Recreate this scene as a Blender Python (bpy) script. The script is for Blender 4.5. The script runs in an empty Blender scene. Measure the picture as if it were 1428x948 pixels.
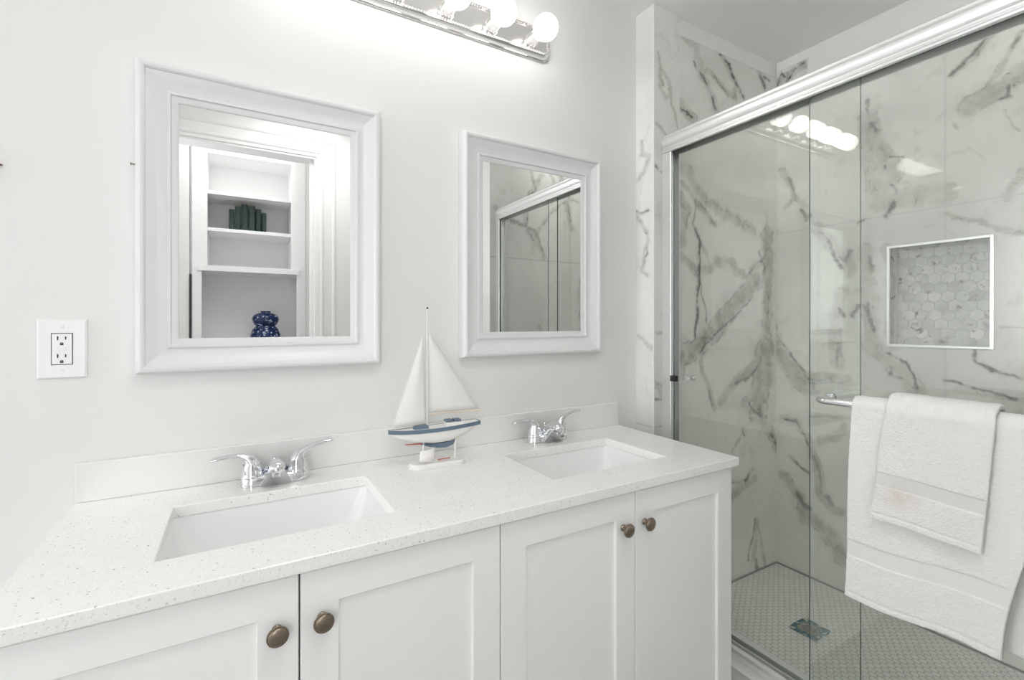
import bpy, bmesh, math, random
import numpy as np
from mathutils import Vector, Matrix
random.seed(7)
rng = np.random.default_rng(11)
PI = math.pi
SC = bpy.context.scene
COL = SC.collection
CZ = 1.27                                   # eye height

# ---------------------------------------------------------------- camera, world, exposure
cam_d = bpy.data.cameras.new('camera')
cam = bpy.data.objects.new('camera', cam_d)
COL.objects.link(cam)
cam.location = (0, 0, CZ)
cam.rotation_euler = (PI / 2, 0, math.radians(-30.2))
cam_d.sensor_width = 36
cam_d.lens = 656 / 1428 * 36
cam_d.shift_y = -24.6 / 1428
cam_d.clip_start = 0.02
SC.camera = cam

world = bpy.data.worlds.new('world')
SC.world = world
world.use_nodes = True
world.node_tree.nodes['Background'].inputs[0].default_value = (0.9, 0.95, 1, 1)
world.node_tree.nodes['Background'].inputs[1].default_value = 0.5

SC.view_settings.view_transform = 'Standard'
SC.view_settings.look = 'None'
SC.view_settings.gamma = 1
SC.view_settings.use_curve_mapping = False
SC.view_settings.exposure = 0.1
BULB_STRENGTH = 7.0
ROOM_FILL = 9.5  # added fill above the bathroom floor
HALL_FILL = 30.0  # added fill on the hall ceiling
WINDOW_FILL = 13.0  # added fill from the unseen left wall
HALL_WINDOW_FILL = 6.0  # added fill through the doorway
SHOWER_FILL = 21.0  # added fill inside the shower
cy = SC.cycles
cy.max_bounces = 14
cy.diffuse_bounces = 8
cy.glossy_bounces = 8
cy.transmission_bounces = 8
cy.transparent_max_bounces = 24
cy.caustics_reflective = False
cy.caustics_refractive = False
cy.sample_clamp_indirect = 6
cy.use_denoising = True
try:
    cy.denoising_input_passes = 'RGB_ALBEDO_NORMAL'
    cy.denoising_prefilter = 'ACCURATE'
except Exception:
    pass


# ---------------------------------------------------------------- node helpers
class NT:
    def __init__(self, name):
        self.m = bpy.data.materials.new(name)
        self.m.use_nodes = True
        self.t = self.m.node_tree
        self.t.nodes.clear()
        self.out = self.t.nodes.new('ShaderNodeOutputMaterial')

    def n(self, kind, **kw):
        nd = self.t.nodes.new('ShaderNode' + kind)
        for k, v in kw.items():
            setattr(nd, k, v)
        return nd

    def link(self, a, b):
        self.t.links.new(a, b)

    def put(self, sock, v):
        if hasattr(v, 'is_output'):
            self.link(v, sock)
        else:
            sock.default_value = v

    def math(self, op, a, b=None, c=None, clamp=False):
        nd = self.n('Math', operation=op, use_clamp=clamp)
        self.put(nd.inputs[0], a)
        if b is not None:
            self.put(nd.inputs[1], b)
        if c is not None:
            self.put(nd.inputs[2], c)
        return nd.outputs[0]

    def vec(self, op, a, b=None, out=0):
        nd = self.n('VectorMath', operation=op)
        self.put(nd.inputs[0], a)
        if b is not None:
            if op == 'SCALE':
                self.put(nd.inputs['Scale'], b)
            else:
                self.put(nd.inputs[1], b)
        return nd.outputs[out]

    def mix(self, f, a, b):
        nd = self.n('Mix', data_type='RGBA')
        self.put(nd.inputs[0], f)
        self.put(nd.inputs[6], a)
        self.put(nd.inputs[7], b)
        return nd.outputs[2]

    def ramp(self, f, stops):
        nd = self.n('ValToRGB')
        el = nd.color_ramp.elements
        while len(el) < len(stops):
            el.new(0.5)
        for e, (p, c) in zip(el, stops):
            e.position = p
            e.color = c if len(c) == 4 else (*c, 1)
        self.put(nd.inputs[0], f)
        return nd.outputs[0]

    def noise(self, scale, detail=2, vec=None, rough=0.5):
        nd = self.n('TexNoise')
        nd.inputs['Scale'].default_value = scale
        nd.inputs['Detail'].default_value = detail
        nd.inputs['Roughness'].default_value = rough
        if vec is not None:
            self.link(vec, nd.inputs['Vector'])
        return nd.outputs['Fac']

    def pos(self):
        return self.n('NewGeometry').outputs['Position']

    def obj(self):
        return self.n('TexCoord').outputs['Object']

    def bsdf(self, col, rough=0.5, metal=0.0, spec=0.5, bump=None, bump_d=0.001, bump_s=1.0, **kw):
        b = self.n('BsdfPrincipled')
        self.put(b.inputs['Base Color'], col if hasattr(col, 'is_output') or len(col) == 4 else (*col, 1))
        self.put(b.inputs['Roughness'], rough)
        self.put(b.inputs['Metallic'], metal)
        self.put(b.inputs['Specular IOR Level'], spec)
        for k, v in kw.items():
            self.put(b.inputs[k.replace('_', ' ')], v)
        if bump is not None:
            bp = self.n('Bump')
            bp.inputs['Strength'].default_value = bump_s
            bp.inputs['Distance'].default_value = bump_d
            self.link(bump, bp.inputs['Height'])
            self.link(bp.outputs[0], b.inputs['Normal'])
        self.link(b.outputs[0], self.out.inputs[0])
        return b


def simple(name, col, rough=0.5, metal=0.0, spec=0.5, nscale=None, ndist=0.0004, **kw):
    t = NT(name)
    bump = t.noise(nscale, 3, t.pos()) if nscale else None
    t.bsdf(col, rough, metal, spec, bump, ndist, **kw)
    return t.m


M = {}
M['paint'] = simple('wall_paint', (0.80, 0.80, 0.79), 0.55, spec=0.35, nscale=90, ndist=0.0002)
M['ceiling'] = simple('ceiling_paint', (0.88, 0.88, 0.87), 0.8, spec=0.2)
M['trim'] = simple('trim_paint', (0.88, 0.88, 0.88), 0.35)
M['cabinet'] = simple('cabinet_paint', (0.93, 0.93, 0.92), 0.38)
M['frame'] = simple('mirror_frame_paint', (0.775, 0.775, 0.785), 0.3)
M['casing'] = simple('casing_paint', (0.79, 0.79, 0.785), 0.35)
M['gap_shade'] = simple('gap_shade_tone', (0.05, 0.05, 0.055), 0.8)  # shade of the gap under the counter, put into the colour
M['chrome'] = simple('chrome', (0.80, 0.81, 0.83), 0.06, 1.0)
M['alu'] = simple('bright_aluminium', (0.92, 0.92, 0.925), 0.33, 0.8)
M['satin'] = simple('satin_nickel_plate', (0.88, 0.87, 0.86), 0.14, 1.0)
M['porcelain'] = simple('porcelain', (0.86, 0.87, 0.87), 0.12)
M['plastic'] = simple('white_plastic', (0.85, 0.85, 0.86), 0.3)
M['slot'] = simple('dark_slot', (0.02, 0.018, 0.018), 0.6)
M['rubber'] = simple('black_rubber', (0.02, 0.02, 0.02), 0.5)
M['blue'] = simple('slate_blue_paint', (0.12, 0.175, 0.235), 0.5)
M['boat_white'] = simple('boat_white_paint', (0.83, 0.82, 0.80), 0.45)
M['wood'] = simple('pale_wood', (0.75, 0.66, 0.55), 0.55)
M['tag'] = simple('tag_paper', (0.82, 0.80, 0.77), 0.5)
M['red'] = simple('red_paint', (0.45, 0.12, 0.07), 0.5)
M['brown'] = simple('brown_wood', (0.16, 0.06, 0.03), 0.5)
M['string'] = simple('white_thread', (0.8, 0.79, 0.77), 0.7)
M['green_cloth'] = simple('dark_green_cloth', (0.022, 0.045, 0.042), 0.6, nscale=300)
M['paper'] = simple('page_paper', (0.6, 0.56, 0.48), 0.8)
M['floor'] = simple('grey_floor_tile', (0.32, 0.31, 0.30), 0.35)


def mat_sail():
    t = NT('sail_cloth')
    d = t.n('BsdfDiffuse')
    d.inputs[0].default_value = (0.95, 0.945, 0.93, 1)
    tr = t.n('BsdfTranslucent')
    tr.inputs[0].default_value = (0.96, 0.955, 0.94, 1)
    mx = t.n('MixShader')
    mx.inputs[0].default_value = 0.45
    t.link(d.outputs[0], mx.inputs[1])
    t.link(tr.outputs[0], mx.inputs[2])
    t.link(mx.outputs[0], t.out.inputs[0])
    return t.m


M['sail'] = mat_sail()


def mat_emit(name, col, s):
    t = NT(name)
    e = t.n('Emission')
    e.inputs[0].default_value = (*col, 1)
    e.inputs[1].default_value = s
    t.link(e.outputs[0], t.out.inputs[0])
    return t.m


M['bulb'] = mat_emit('glowing_bulb', (1.0, 0.965, 0.92), BULB_STRENGTH)
M['lamp'] = mat_emit('room_fill_glow', (1.0, 0.985, 0.965), ROOM_FILL)
M['left_pane_fill'] = mat_emit('left_window_fill_glow', (0.97, 0.985, 1.0), WINDOW_FILL)
M['hall_pane_fill'] = mat_emit('hall_window_fill_glow', (0.97, 0.985, 1.0), HALL_WINDOW_FILL)
M['shower_ceiling_fill'] = mat_emit('shower_fill_glow', (1.0, 0.985, 0.95), SHOWER_FILL)
M['hall_ceiling_fill'] = mat_emit('hall_fill_glow', (1.0, 0.985, 0.97), HALL_FILL)


def mat_mirror():
    t = NT('mirror_silver')
    g = t.n('BsdfGlossy')
    g.inputs['Color'].default_value = (0.93, 0.94, 0.94, 1)
    g.inputs['Roughness'].default_value = 0.0
    t.link(g.outputs[0], t.out.inputs[0])
    return t.m


M['mirror'] = mat_mirror()


def mat_glass(name, tint):
    t = NT(name)
    lw = t.n('LayerWeight')
    lw.inputs['Blend'].default_value = 0.5
    p5 = t.math('POWER', lw.outputs['Facing'], 5.0)
    f = t.math('MULTIPLY_ADD', p5, 0.94, 0.055)
    tr = t.n('BsdfTransparent')
    tr.inputs[0].default_value = (*tint, 1)
    g = t.n('BsdfGlossy')
    g.inputs['Roughness'].default_value = 0.0
    g.inputs['Color'].default_value = (1, 1, 1, 1)
    mx = t.n('MixShader')
    t.link(f, mx.inputs[0])
    t.link(tr.outputs[0], mx.inputs[1])
    t.link(g.outputs[0], mx.inputs[2])
    t.link(mx.outputs[0], t.out.inputs[0])
    return t.m


M['glass'] = mat_glass('shower_glass', (0.982, 0.992, 0.980))
M['glass_edge'] = simple('green_glass_edge', (0.05, 0.10, 0.09), 0.15)


def mat_quartz():
    t = NT('speckled_quartz')
    p0 = t.pos()
    nz = t.n('TexNoise')
    nz.inputs['Scale'].default_value = 420
    t.link(p0, nz.inputs['Vector'])
    p = t.vec('ADD', p0, t.vec('SCALE', t.vec('SUBTRACT', nz.outputs['Color'], (0.5, 0.5, 0.5)), 0.006))
    def chips(scale, lo, hi, rad):
        v = t.n('TexVoronoi')
        v.inputs['Scale'].default_value = scale
        t.link(p, v.inputs['Vector'])
        sp = t.n('SeparateColor')
        t.link(v.outputs['Color'], sp.inputs[0])
        m = t.math('MULTIPLY', t.math('GREATER_THAN', sp.outputs[0], lo), t.math('LESS_THAN', sp.outputs[0], hi))
        return t.math('MULTIPLY', m, t.math('LESS_THAN', v.outputs['Distance'], rad)), sp.outputs[1]
    a, ra = chips(420, 0.80, 1.1, 0.45)
    b, rb = chips(230, 0.955, 1.1, 0.36)
    c, rc = chips(330, -0.1, 0.12, 0.45)
    base = t.mix(t.noise(30, 3, p0), (0.88, 0.88, 0.865, 1), (0.92, 0.92, 0.905, 1))
    base = t.mix(t.math('MULTIPLY', a, t.math('MULTIPLY', ra, 0.5)), base, (0.42, 0.42, 0.41, 1))
    base = t.mix(t.math('MULTIPLY', b, t.math('MULTIPLY_ADD', rb, 0.6, 0.25)), base, (0.20, 0.20, 0.195, 1))
    base = t.mix(c, base, (0.95, 0.95, 0.95, 1))
    t.bsdf(base, 0.16, spec=0.45)
    return t.m


M['quartz'] = mat_quartz()


def mat_splash():
    t = NT('quartz_splash')
    p = t.pos()
    v = t.n('TexVoronoi')
    v.inputs['Scale'].default_value = 220
    t.link(p, v.inputs['Vector'])
    sep = t.n('SeparateColor')
    t.link(v.outputs['Color'], sep.inputs[0])
    a = t.math('MULTIPLY', t.math('GREATER_THAN', sep.outputs[0], 0.85), t.math('LESS_THAN', v.outputs['Distance'], 0.4))
    base = t.mix(t.math('MULTIPLY', a, 0.05), (0.83, 0.83, 0.82, 1), (0.5, 0.5, 0.5, 1))
    t.bsdf(base, 0.16, spec=0.45)
    return t.m


M['splash'] = mat_splash()


def mat_marble(name, seed, seams):
    """white porcelain slab; the veins come from the mesh's 'vein' colours, finer grain from noise"""
    t = NT(name)
    p = t.pos()
    at = t.n('Attribute', attribute_name='vein')
    sep = t.n('SeparateColor')
    t.link(at.outputs['Color'], sep.inputs[0])
    off = t.vec('ADD', p, (seed, seed * 2.1, 0))
    cloud = t.noise(2.6, 5, off, 0.6)
    fine = t.noise(70, 4, off, 0.7)
    base = t.mix(t.ramp(cloud, [(0.40, (0, 0, 0)), (0.70, (1, 1, 1))]), (0.85, 0.845, 0.82, 1), (0.73, 0.73, 0.70, 1))
    mid = t.ramp(t.noise(24, 5, off, 0.65), [(0.33, (0, 0, 0)), (0.68, (1, 1, 1))])
    soft = t.math('MULTIPLY', sep.outputs[0], t.math('MULTIPLY_ADD', mid, 0.6, 0.45), clamp=True)
    base = t.mix(soft, base, t.mix(t.noise(7, 2, off), (0.27, 0.25, 0.20, 1), (0.38, 0.365, 0.335, 1)))
    dark = t.math('MULTIPLY', sep.outputs[1], t.math('MULTIPLY_ADD', fine, 1.4, 0.15), clamp=True)
    base = t.mix(dark, base, (0.11, 0.10, 0.09, 1))
    base = t.mix(t.math('MULTIPLY', sep.outputs[2], 0.8), base, (0.52, 0.52, 0.51, 1))
    t.bsdf(base, 0.035, spec=0.5)
    return t.m


M['marble'] = mat_marble('veined_marble_tile', 0.0, None)


def hex_nodes(t, uv, size):
    """hexagons, flat to flat = size; returns cell id vector and distance to the edge in cell units"""
    r = (1.0, 1.7320508, 1.0)
    h = (0.5, 0.8660254, 0.0)
    q = t.vec('ADD', t.vec('SCALE', uv, 1.0 / size), (200.0, 346.41016, 0.0))
    a = t.vec('SUBTRACT', t.vec('MODULO', q, r), h)
    b = t.vec('SUBTRACT', t.vec('MODULO', t.vec('SUBTRACT', q, h), r), h)
    flat = (1.0, 1.0, 0.0)
    a = t.vec('MULTIPLY', a, flat)
    b = t.vec('MULTIPLY', b, flat)
    la = t.vec('LENGTH', a, out=1)
    lb = t.vec('LENGTH', b, out=1)
    sel = t.math('LESS_THAN', la, lb)
    nd = t.n('Mix', data_type='VECTOR')
    t.link(sel, nd.inputs[0])
    t.link(b, nd.inputs[4])
    t.link(a, nd.inputs[5])
    gv = nd.outputs[1]
    ab = t.vec('ABSOLUTE', gv)
    d1 = t.vec('DOT_PRODUCT', ab, (0.5, 0.8660254, 0.0), out=1)
    sx = t.n('SeparateXYZ')
    t.link(ab, sx.inputs[0])
    e = t.math('MAXIMUM', d1, sx.outputs[0])
    idv = t.vec('MULTIPLY', t.vec('SUBTRACT', q, gv), flat)
    return idv, t.math('SUBTRACT', 0.5, e)


def mat_hex(name, axes, size, grout, gcol, cols, vein=0.0, rough=0.3):
    t = NT(name)
    p = t.pos()
    s = t.n('SeparateXYZ')
    t.link(p, s.inputs[0])
    c = t.n('CombineXYZ')
    t.link(s.outputs[axes[0]], c.inputs[0])
    t.link(s.outputs[axes[1]], c.inputs[1])
    idv, e = hex_nodes(t, c.outputs[0], size)
    wn = t.n('TexWhiteNoise', noise_dimensions='3D')
    rnd = t.vec('SNAP', t.vec('ADD', idv, (0.01, 0.01, 0.0)), (0.25, 0.25, 1.0))
    t.link(rnd, wn.inputs['Vector'])
    tone = t.mix(wn.outputs['Value'], (*cols[0], 1), (*cols[1], 1))
    if vein:
        offs = t.vec('ADD', t.vec('SCALE', wn.outputs['Color'], 13.0), p)
        nz = t.noise(26, 4, offs, 0.65)
        v = t.ramp(nz, [(0.57, (0, 0, 0)), (0.67, (1, 1, 1))])
        tone = t.mix(t.math('MULTIPLY', v, vein), tone, (0.20, 0.17, 0.14, 1))
        nz2 = t.noise(12, 3, offs, 0.5)
        tone = t.mix(t.math('MULTIPLY', t.ramp(nz2, [(0.45, (0, 0, 0)), (0.65, (1, 1, 1))]), 0.5), tone, (0.42, 0.43, 0.43, 1))
    g = t.n('MapRange', interpolation_type='SMOOTHSTEP')
    t.link(e, g.inputs[0])
    g.inputs[1].default_value = grout * 0.6
    g.inputs[2].default_value = grout * 1.4
    col = t.mix(g.outputs[0], (*gcol, 1), tone)
    t.bsdf(col, rough, spec=0.5, bump=g.outputs[0], bump_d=0.0012)
    return t.m


M['hex_floor'] = mat_hex('hexagon_floor_mosaic', (1, 0), 0.023, 0.06, (0.56, 0.56, 0.54), ((0.82, 0.82, 0.79), (0.89, 0.89, 0.86)))
M['hex_niche'] = mat_hex('hexagon_marble_mosaic', (1, 2), 0.0405, 0.030, (0.80, 0.80, 0.79), ((0.68, 0.69, 0.69), (0.82, 0.82, 0.82)), vein=0.85, rough=0.18)


def mat_towel():
    t = NT('white_terry')
    at = t.n('Attribute', attribute_name='weave')
    sep = t.n('SeparateColor')
    t.link(at.outputs['Color'], sep.inputs[0])
    # R = along the drop (m), G = across (m), B = dobby border mask
    dg = t.math('ADD', t.math('MULTIPLY', sep.outputs[0], 2000.0), t.math('MULTIPLY', sep.outputs[1], 2000.0))
    tw = t.math('SINE', dg)
    p = t.pos()
    nz = t.noise(420, 3, p, 0.7)
    twm = t.math('MULTIPLY', tw, sep.outputs[2])
    hgt = t.math('ADD', t.math('MULTIPLY', twm, 0.2), t.math('MULTIPLY', nz, t.math('SUBTRACT', 1.25, sep.outputs[2])))
    st = t.noise(14, 2, p)
    col = t.mix(t.math('MULTIPLY', st, 0.25), (0.95, 0.945, 0.93, 1), (0.92, 0.905, 0.885, 1))
    at2 = t.n('Attribute', attribute_name='stain')
    col = t.mix(t.math('MULTIPLY', at2.outputs['Fac'], t.math('MULTIPLY_ADD', t.noise(45, 3, p), 1.2, -0.2, clamp=True)), col, (0.78, 0.62, 0.48, 1))
    b = t.bsdf(col, 0.95, spec=0.1, bump=hgt, bump_d=0.0022, bump_s=0.9)
    b.inputs['Sheen Weight'].default_value = 0.35
    b.inputs['Sheen Roughness'].default_value = 0.5
    return t.m


M['towel'] = mat_towel()


def mat_knob():
    t = NT('antique_bronze')
    lw = t.n('LayerWeight')
    lw.inputs['Blend'].default_value = 0.5
    n = t.noise(60, 3, t.pos())
    col = t.mix(n, (0.21, 0.165, 0.125, 1), (0.34, 0.28, 0.22, 1))
    t.bsdf(col, 0.34, 0.9)
    return t.m


M['bronze'] = mat_knob()


def mat_vase():
    t = NT('blue_white_porcelain')
    p = t.pos()
    n1 = t.noise(38, 4, p, 0.6)
    v = t.n('TexVoronoi')
    v.inputs['Scale'].default_value = 60
    t.link(p, v.inputs['Vector'])
    f = t.math('MULTIPLY', t.math('GREATER_THAN', n1, 0.54), t.math('LESS_THAN', v.outputs['Distance'], 0.45))
    col = t.mix(f, (0.008, 0.022, 0.09, 1), (0.42, 0.50, 0.62, 1))
    t.bsdf(col, 0.12)
    return t.m


M['vase'] = mat_vase()


def mat_film():
    t = NT('teal_protective_film')
    n = t.noise(45, 4, t.pos(), 0.6)
    col = t.mix(n, (0.01, 0.10, 0.15, 1), (0.10, 0.28, 0.34, 1))
    t.bsdf(col, 0.25, bump=n, bump_d=0.001)
    return t.m


M['film'] = mat_film()
M['grout'] = simple('grey_grout', (0.30, 0.30, 0.285), 0.8)
M['yellow'] = simple('yellow_print', (0.48, 0.42, 0.16), 0.4)


# ---------------------------------------------------------------- mesh helpers
class MB:
    def __init__(self):
        self.v, self.f, self.mi, self.sm = [], [], [], []

    def add(self, vs, fs, mi=0, smooth=False, mat=None):
        o = len(self.v)
        if mat is not None:
            vs = [tuple(mat @ Vector(q)) for q in vs]
        self.v += [tuple(q) for q in vs]
        for f in fs:
            self.f.append([o + i for i in f])
            self.mi.append(mi)
            self.sm.append(smooth)
        return self

    def box(self, x0, x1, y0, y1, z0, z1, mi=0, mat=None):
        vs = [(x, y, z) for z in (z0, z1) for y in (y0, y1) for x in (x0, x1)]
        fs = [(0, 2, 3, 1), (4, 5, 7, 6), (0, 1, 5, 4), (2, 6, 7, 3), (0, 4, 6, 2), (1, 3, 7, 5)]
        return self.add(vs, fs, mi, mat=mat)

    def loft(self, rings, caps=True, mi=0, smooth=True, closed=True, mat=None):
        n = len(rings[0])
        vs = [q for r in rings for q in r]
        fs = []
        for i in range(len(rings) - 1):
            for j in range(n if closed else n - 1):
                k = (j + 1) % n
                fs.append((i * n + j, i * n + k, (i + 1) * n + k, (i + 1) * n + j))
        self.add(vs, fs, mi, smooth, mat)
        if caps:
            self.add(rings[0], [tuple(reversed(range(n)))], mi, False, mat)
            self.add(rings[-1], [tuple(range(n))], mi, False, mat)
        return self

    def lathe(self, prof, org=(0, 0, 0), axis='z', n=32, mi=0, caps=True):
        def pt(r, h, a):
            c, s = r * math.cos(a), r * math.sin(a)
            if axis == 'z':
                return (org[0] + c, org[1] + s, org[2] + h)
            if axis == 'y':
                return (org[0] + c, org[1] + h, org[2] - s)
            return (org[0] + h, org[1] + c, org[2] + s)
        rings = [[pt(max(r, 1e-5), h, 2 * PI * k / n) for k in range(n)] for r, h in prof]
        return self.loft(rings, caps, mi)

    def tube(self, pts, r, n=12, mi=0, caps=True):
        pts = [Vector(p) for p in pts]
        rr = r if isinstance(r, (list, tuple)) else [r] * len(pts)
        rings = []
        up = None
        for i, p in enumerate(pts):
            d = (pts[min(i + 1, len(pts) - 1)] - pts[max(i - 1, 0)]).normalized()
            if up is None:
                up = Vector((0, 0, 1)) if abs(d.z) < 0.9 else Vector((1, 0, 0))
            a = d.cross(up).normalized()
            b = a.cross(d).normalized()
            up = b
            rings.append([tuple(p + rr[i] * (math.cos(t) * a + math.sin(t) * b)) for t in [2 * PI * k / n for k in range(n)]])
        return self.loft(rings, caps, mi)

    def build(self, name, mats, parent=None, bevel=0.0, seg=2, merge=True, shade=None, angle=40):
        me = bpy.data.meshes.new(name)
        me.from_pydata(self.v, [], self.f)
        for m in (mats if isinstance(mats, (list, tuple)) else [mats]):
            me.materials.append(m)
        me.polygons.foreach_set('material_index', self.mi)
        me.polygons.foreach_set('use_smooth', self.sm)
        bm = bmesh.new()
        bm.from_mesh(me)
        if merge:
            bmesh.ops.remove_doubles(bm, verts=bm.verts, dist=1e-5)
        bmesh.ops.recalc_face_normals(bm, faces=bm.faces)
        bm.to_mesh(me)
        bm.free()
        if any(self.sm):
            me.set_sharp_from_angle(angle=math.radians(angle))
        o = bpy.data.objects.new(name, me)
        COL.objects.link(o)
        if parent is not None:
            o.parent = parent
        if bevel:
            b = o.modifiers.new('bevel', 'BEVEL')
            b.width = bevel
            b.segments = seg
            b.limit_method = 'ANGLE'
            b.angle_limit = math.radians(35)
            b.harden_normals = False
        return o


def tag(o, label, cat, group=None):
    o['label'] = label
    o['category'] = cat
    if group:
        o['group'] = group
    return o


def thing(name, label, cat, loc=(0, 0, 0), group=None):
    o = bpy.data.objects.new(name, None)
    o.empty_display_size = 0.05
    COL.objects.link(o)
    o.location = loc
    return tag(o, label, cat, group)


def struct(o, label=None):
    o['kind'] = 'structure'
    if label:
        o['label'] = label
    return o


def copy_tree(o, parent=None):
    c = o.copy()
    COL.objects.link(c)
    if parent is not None:
        c.parent = parent
    for ch in [q for q in bpy.data.objects if q.parent == o]:
        copy_tree(ch, c)
    return c


def smoothstep(a, b, x):
    t = np.clip((x - a) / (b - a), 0, 1)
    return t * t * (3 - 2 * t)


def vnoise(u, v, scale, octaves=4, seed=0):
    """fractal value noise on arrays"""
    tot = np.zeros_like(u)
    amp, s = 0.5, scale
    for k in range(octaves):
        r = np.random.default_rng(seed + k * 17)
        g = r.random((256, 256))
        x, y = u * s + 31.7 * k + 60, v * s + 11.3 * k + 60
        xi, yi = np.floor(x).astype(int), np.floor(y).astype(int)
        fx, fy = x - xi, y - yi
        fx, fy = fx * fx * (3 - 2 * fx), fy * fy * (3 - 2 * fy)
        g00, g10 = g[xi % 256, yi % 256], g[(xi + 1) % 256, yi % 256]
        g01, g11 = g[xi % 256, (yi + 1) % 256], g[(xi + 1) % 256, (yi + 1) % 256]
        tot += amp * ((g00 * (1 - fx) + g10 * fx) * (1 - fy) + (g01 * (1 - fx) + g11 * fx) * fy)
        amp *= 0.5
        s *= 2
    return tot


# veins of each slab: (0 soft band / 1 dark line, half width in m, strength, points on the slab in m)
VEINS_SIDE = [
    (0,0.0217,0.5,[(1.58,2.443),(1.647,2.433),(1.669,2.371),(1.704,2.312),(1.739,2.259),(1.781,2.195)]),
    (1,0.0062,0.8,[(1.641,2.356),(1.652,2.332),(1.675,2.329),(1.704,2.312),(1.739,2.251),(1.781,2.195)]),
    (1,0.0084,1,[(1.812,2.439),(1.868,2.411),(1.926,2.338),(1.978,2.289)]),
    (0,0.0127,0.6,[(1.818,2.437),(1.849,2.406),(1.9,2.355)]),
    (0,0.0128,0.6,[(1.716,2.346),(1.8,2.321),(1.849,2.286),(1.913,2.278),(1.926,2.313)]),
    (1,0.0038,0.6,[(1.775,2.33),(1.849,2.286)]),
    (1,0.0101,0.8,[(2.095,2.44),(2.13,2.381)]),
    (1,0.0068,0.8,[(2.102,2.433),(2.174,2.418)]),
    (1,0.006,1,[(1.56,2.141),(1.596,2.141),(1.635,2.12)]),
    (0,0.0239,0.6,[(1.56,2.163),(1.591,2.14),(1.635,2.12)]),
    (0,0.0231,0.6,[(1.556,1.904),(1.613,1.89),(1.649,1.84),(1.721,1.787),(1.847,1.745),(2.039,1.698)]),
    (0,0.0124,0.7,[(1.568,1.844),(1.637,1.791),(1.709,1.745),(1.783,1.697)]),
    (1,0.004,0.5,[(1.625,1.837),(1.684,1.774),(1.783,1.697)]),
    (0,0.0205,0.6,[(1.556,1.781),(1.602,1.74),(1.579,1.667),(1.568,1.597)]),
    (1,0.0044,0.5,[(1.568,1.751),(1.613,1.718),(1.59,1.661)]),
    (1,0.0045,0.6,[(1.655,1.794),(1.643,1.674),(1.684,1.603)]),
    (1,0.004,0.4,[(1.721,1.803),(1.86,1.755),(2.039,1.699)]),
    (1,0.0066,1,[(1.655,1.658),(1.678,1.613),(1.678,1.517),(1.666,1.421),(1.66,1.302),(1.649,1.207)]),
    (0,0.012,0.5,[(1.672,1.541),(1.669,1.421),(1.658,1.278)]),
    (1,0.0031,0.7,[(1.678,1.445),(1.703,1.366),(1.723,1.266)]),
    (0,0.015,0.6,[(1.568,1.533),(1.625,1.498),(1.666,1.477)]),
    (0,0.0179,0.8,[(1.666,1.485),(1.745,1.497),(1.783,1.532),(1.887,1.547),(1.92,1.498),(1.996,1.481)]),
    (0,0.0092,0.6,[(1.684,1.597),(1.733,1.561),(1.739,1.513)]),
    (0,0.017,0.7,[(1.996,1.481),(2.053,1.514),(2.126,1.554),(2.156,1.601),(2.186,1.684)]),
    (1,0.0054,0.8,[(1.996,1.481),(2.053,1.519),(2.126,1.559),(2.164,1.61)]),
    (0,0.0398,0.95,[(1.568,1.131),(1.637,1.152),(1.721,1.198),(1.821,1.27),(1.954,1.373),(2.067,1.463)]),
    (1,0.0039,0.8,[(1.568,1.096),(1.649,1.116),(1.745,1.202),(1.809,1.237),(1.914,1.296),(2.024,1.374)]),
    (1,0.0037,0.7,[(1.613,1.184),(1.649,1.199),(1.745,1.206)]),
    (1,0.0032,0.5,[(1.821,1.32),(1.9,1.388),(1.954,1.441)]),
    (0,0.0373,0.85,[(2.156,1.681),(2.164,1.53),(2.156,1.351),(2.156,1.172),(2.171,0.993)]),
    (1,0.0054,0.6,[(2.096,1.596),(2.141,1.528),(2.111,1.438)]),
    (1,0.0051,0.6,[(2.171,1.396),(2.164,1.288)]),
    (0,0.0124,0.7,[(1.672,1.119),(1.709,1.046),(1.745,0.979),(1.777,0.899)]),
    (1,0.0049,0.7,[(1.739,0.979),(1.77,0.9)]),
    (1,0.0064,0.7,[(2.082,1.069),(2.039,1.036),(1.954,1.006),(1.887,0.994)]),
    (0,0.0219,0.7,[(2.089,1.103),(2.024,1.045),(1.914,1.0),(1.821,0.932)]),
    (0,0.0665,0.8,[(2.141,1.128),(2.111,0.996),(2.082,0.875)]),
    (0,0.0088,0.7,[(1.568,1.108),(1.579,1.061)]),
    (0,0.0276,0.7,[(1.994,0.901),(2.053,0.859),(2.129,0.815),(2.2,0.733),(2.241,0.671)]),
    (1,0.0085,0.7,[(2.009,0.899),(2.068,0.858),(2.153,0.822)]),
    (1,0.0087,0.8,[(2.2,0.737),(2.233,0.672),(2.257,0.612)]),
    (1,0.0053,0.9,[(1.902,0.559),(1.98,0.554),(2.053,0.592)]),
    (0,0.0199,0.7,[(1.909,0.505),(1.994,0.534),(2.061,0.541)]),
    (1,0.0043,0.9,[(2.068,0.362),(2.046,0.281),(2.009,0.19)]),
    (0,0.0101,0.6,[(2.076,0.356),(2.114,0.265),(2.137,0.13)]),
    (1,0.0067,0.7,[(2.076,0.164),(2.086,0.125)]),
    (0,0.0165,0.5,[(2.068,0.321),(2.053,0.179)]),
    (0,0.0064,0.6,[(1.98,0.777),(1.902,0.699)]),
    (1,0.0065,0.8,[(1.972,0.778),(1.987,0.763)]),
]
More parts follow.
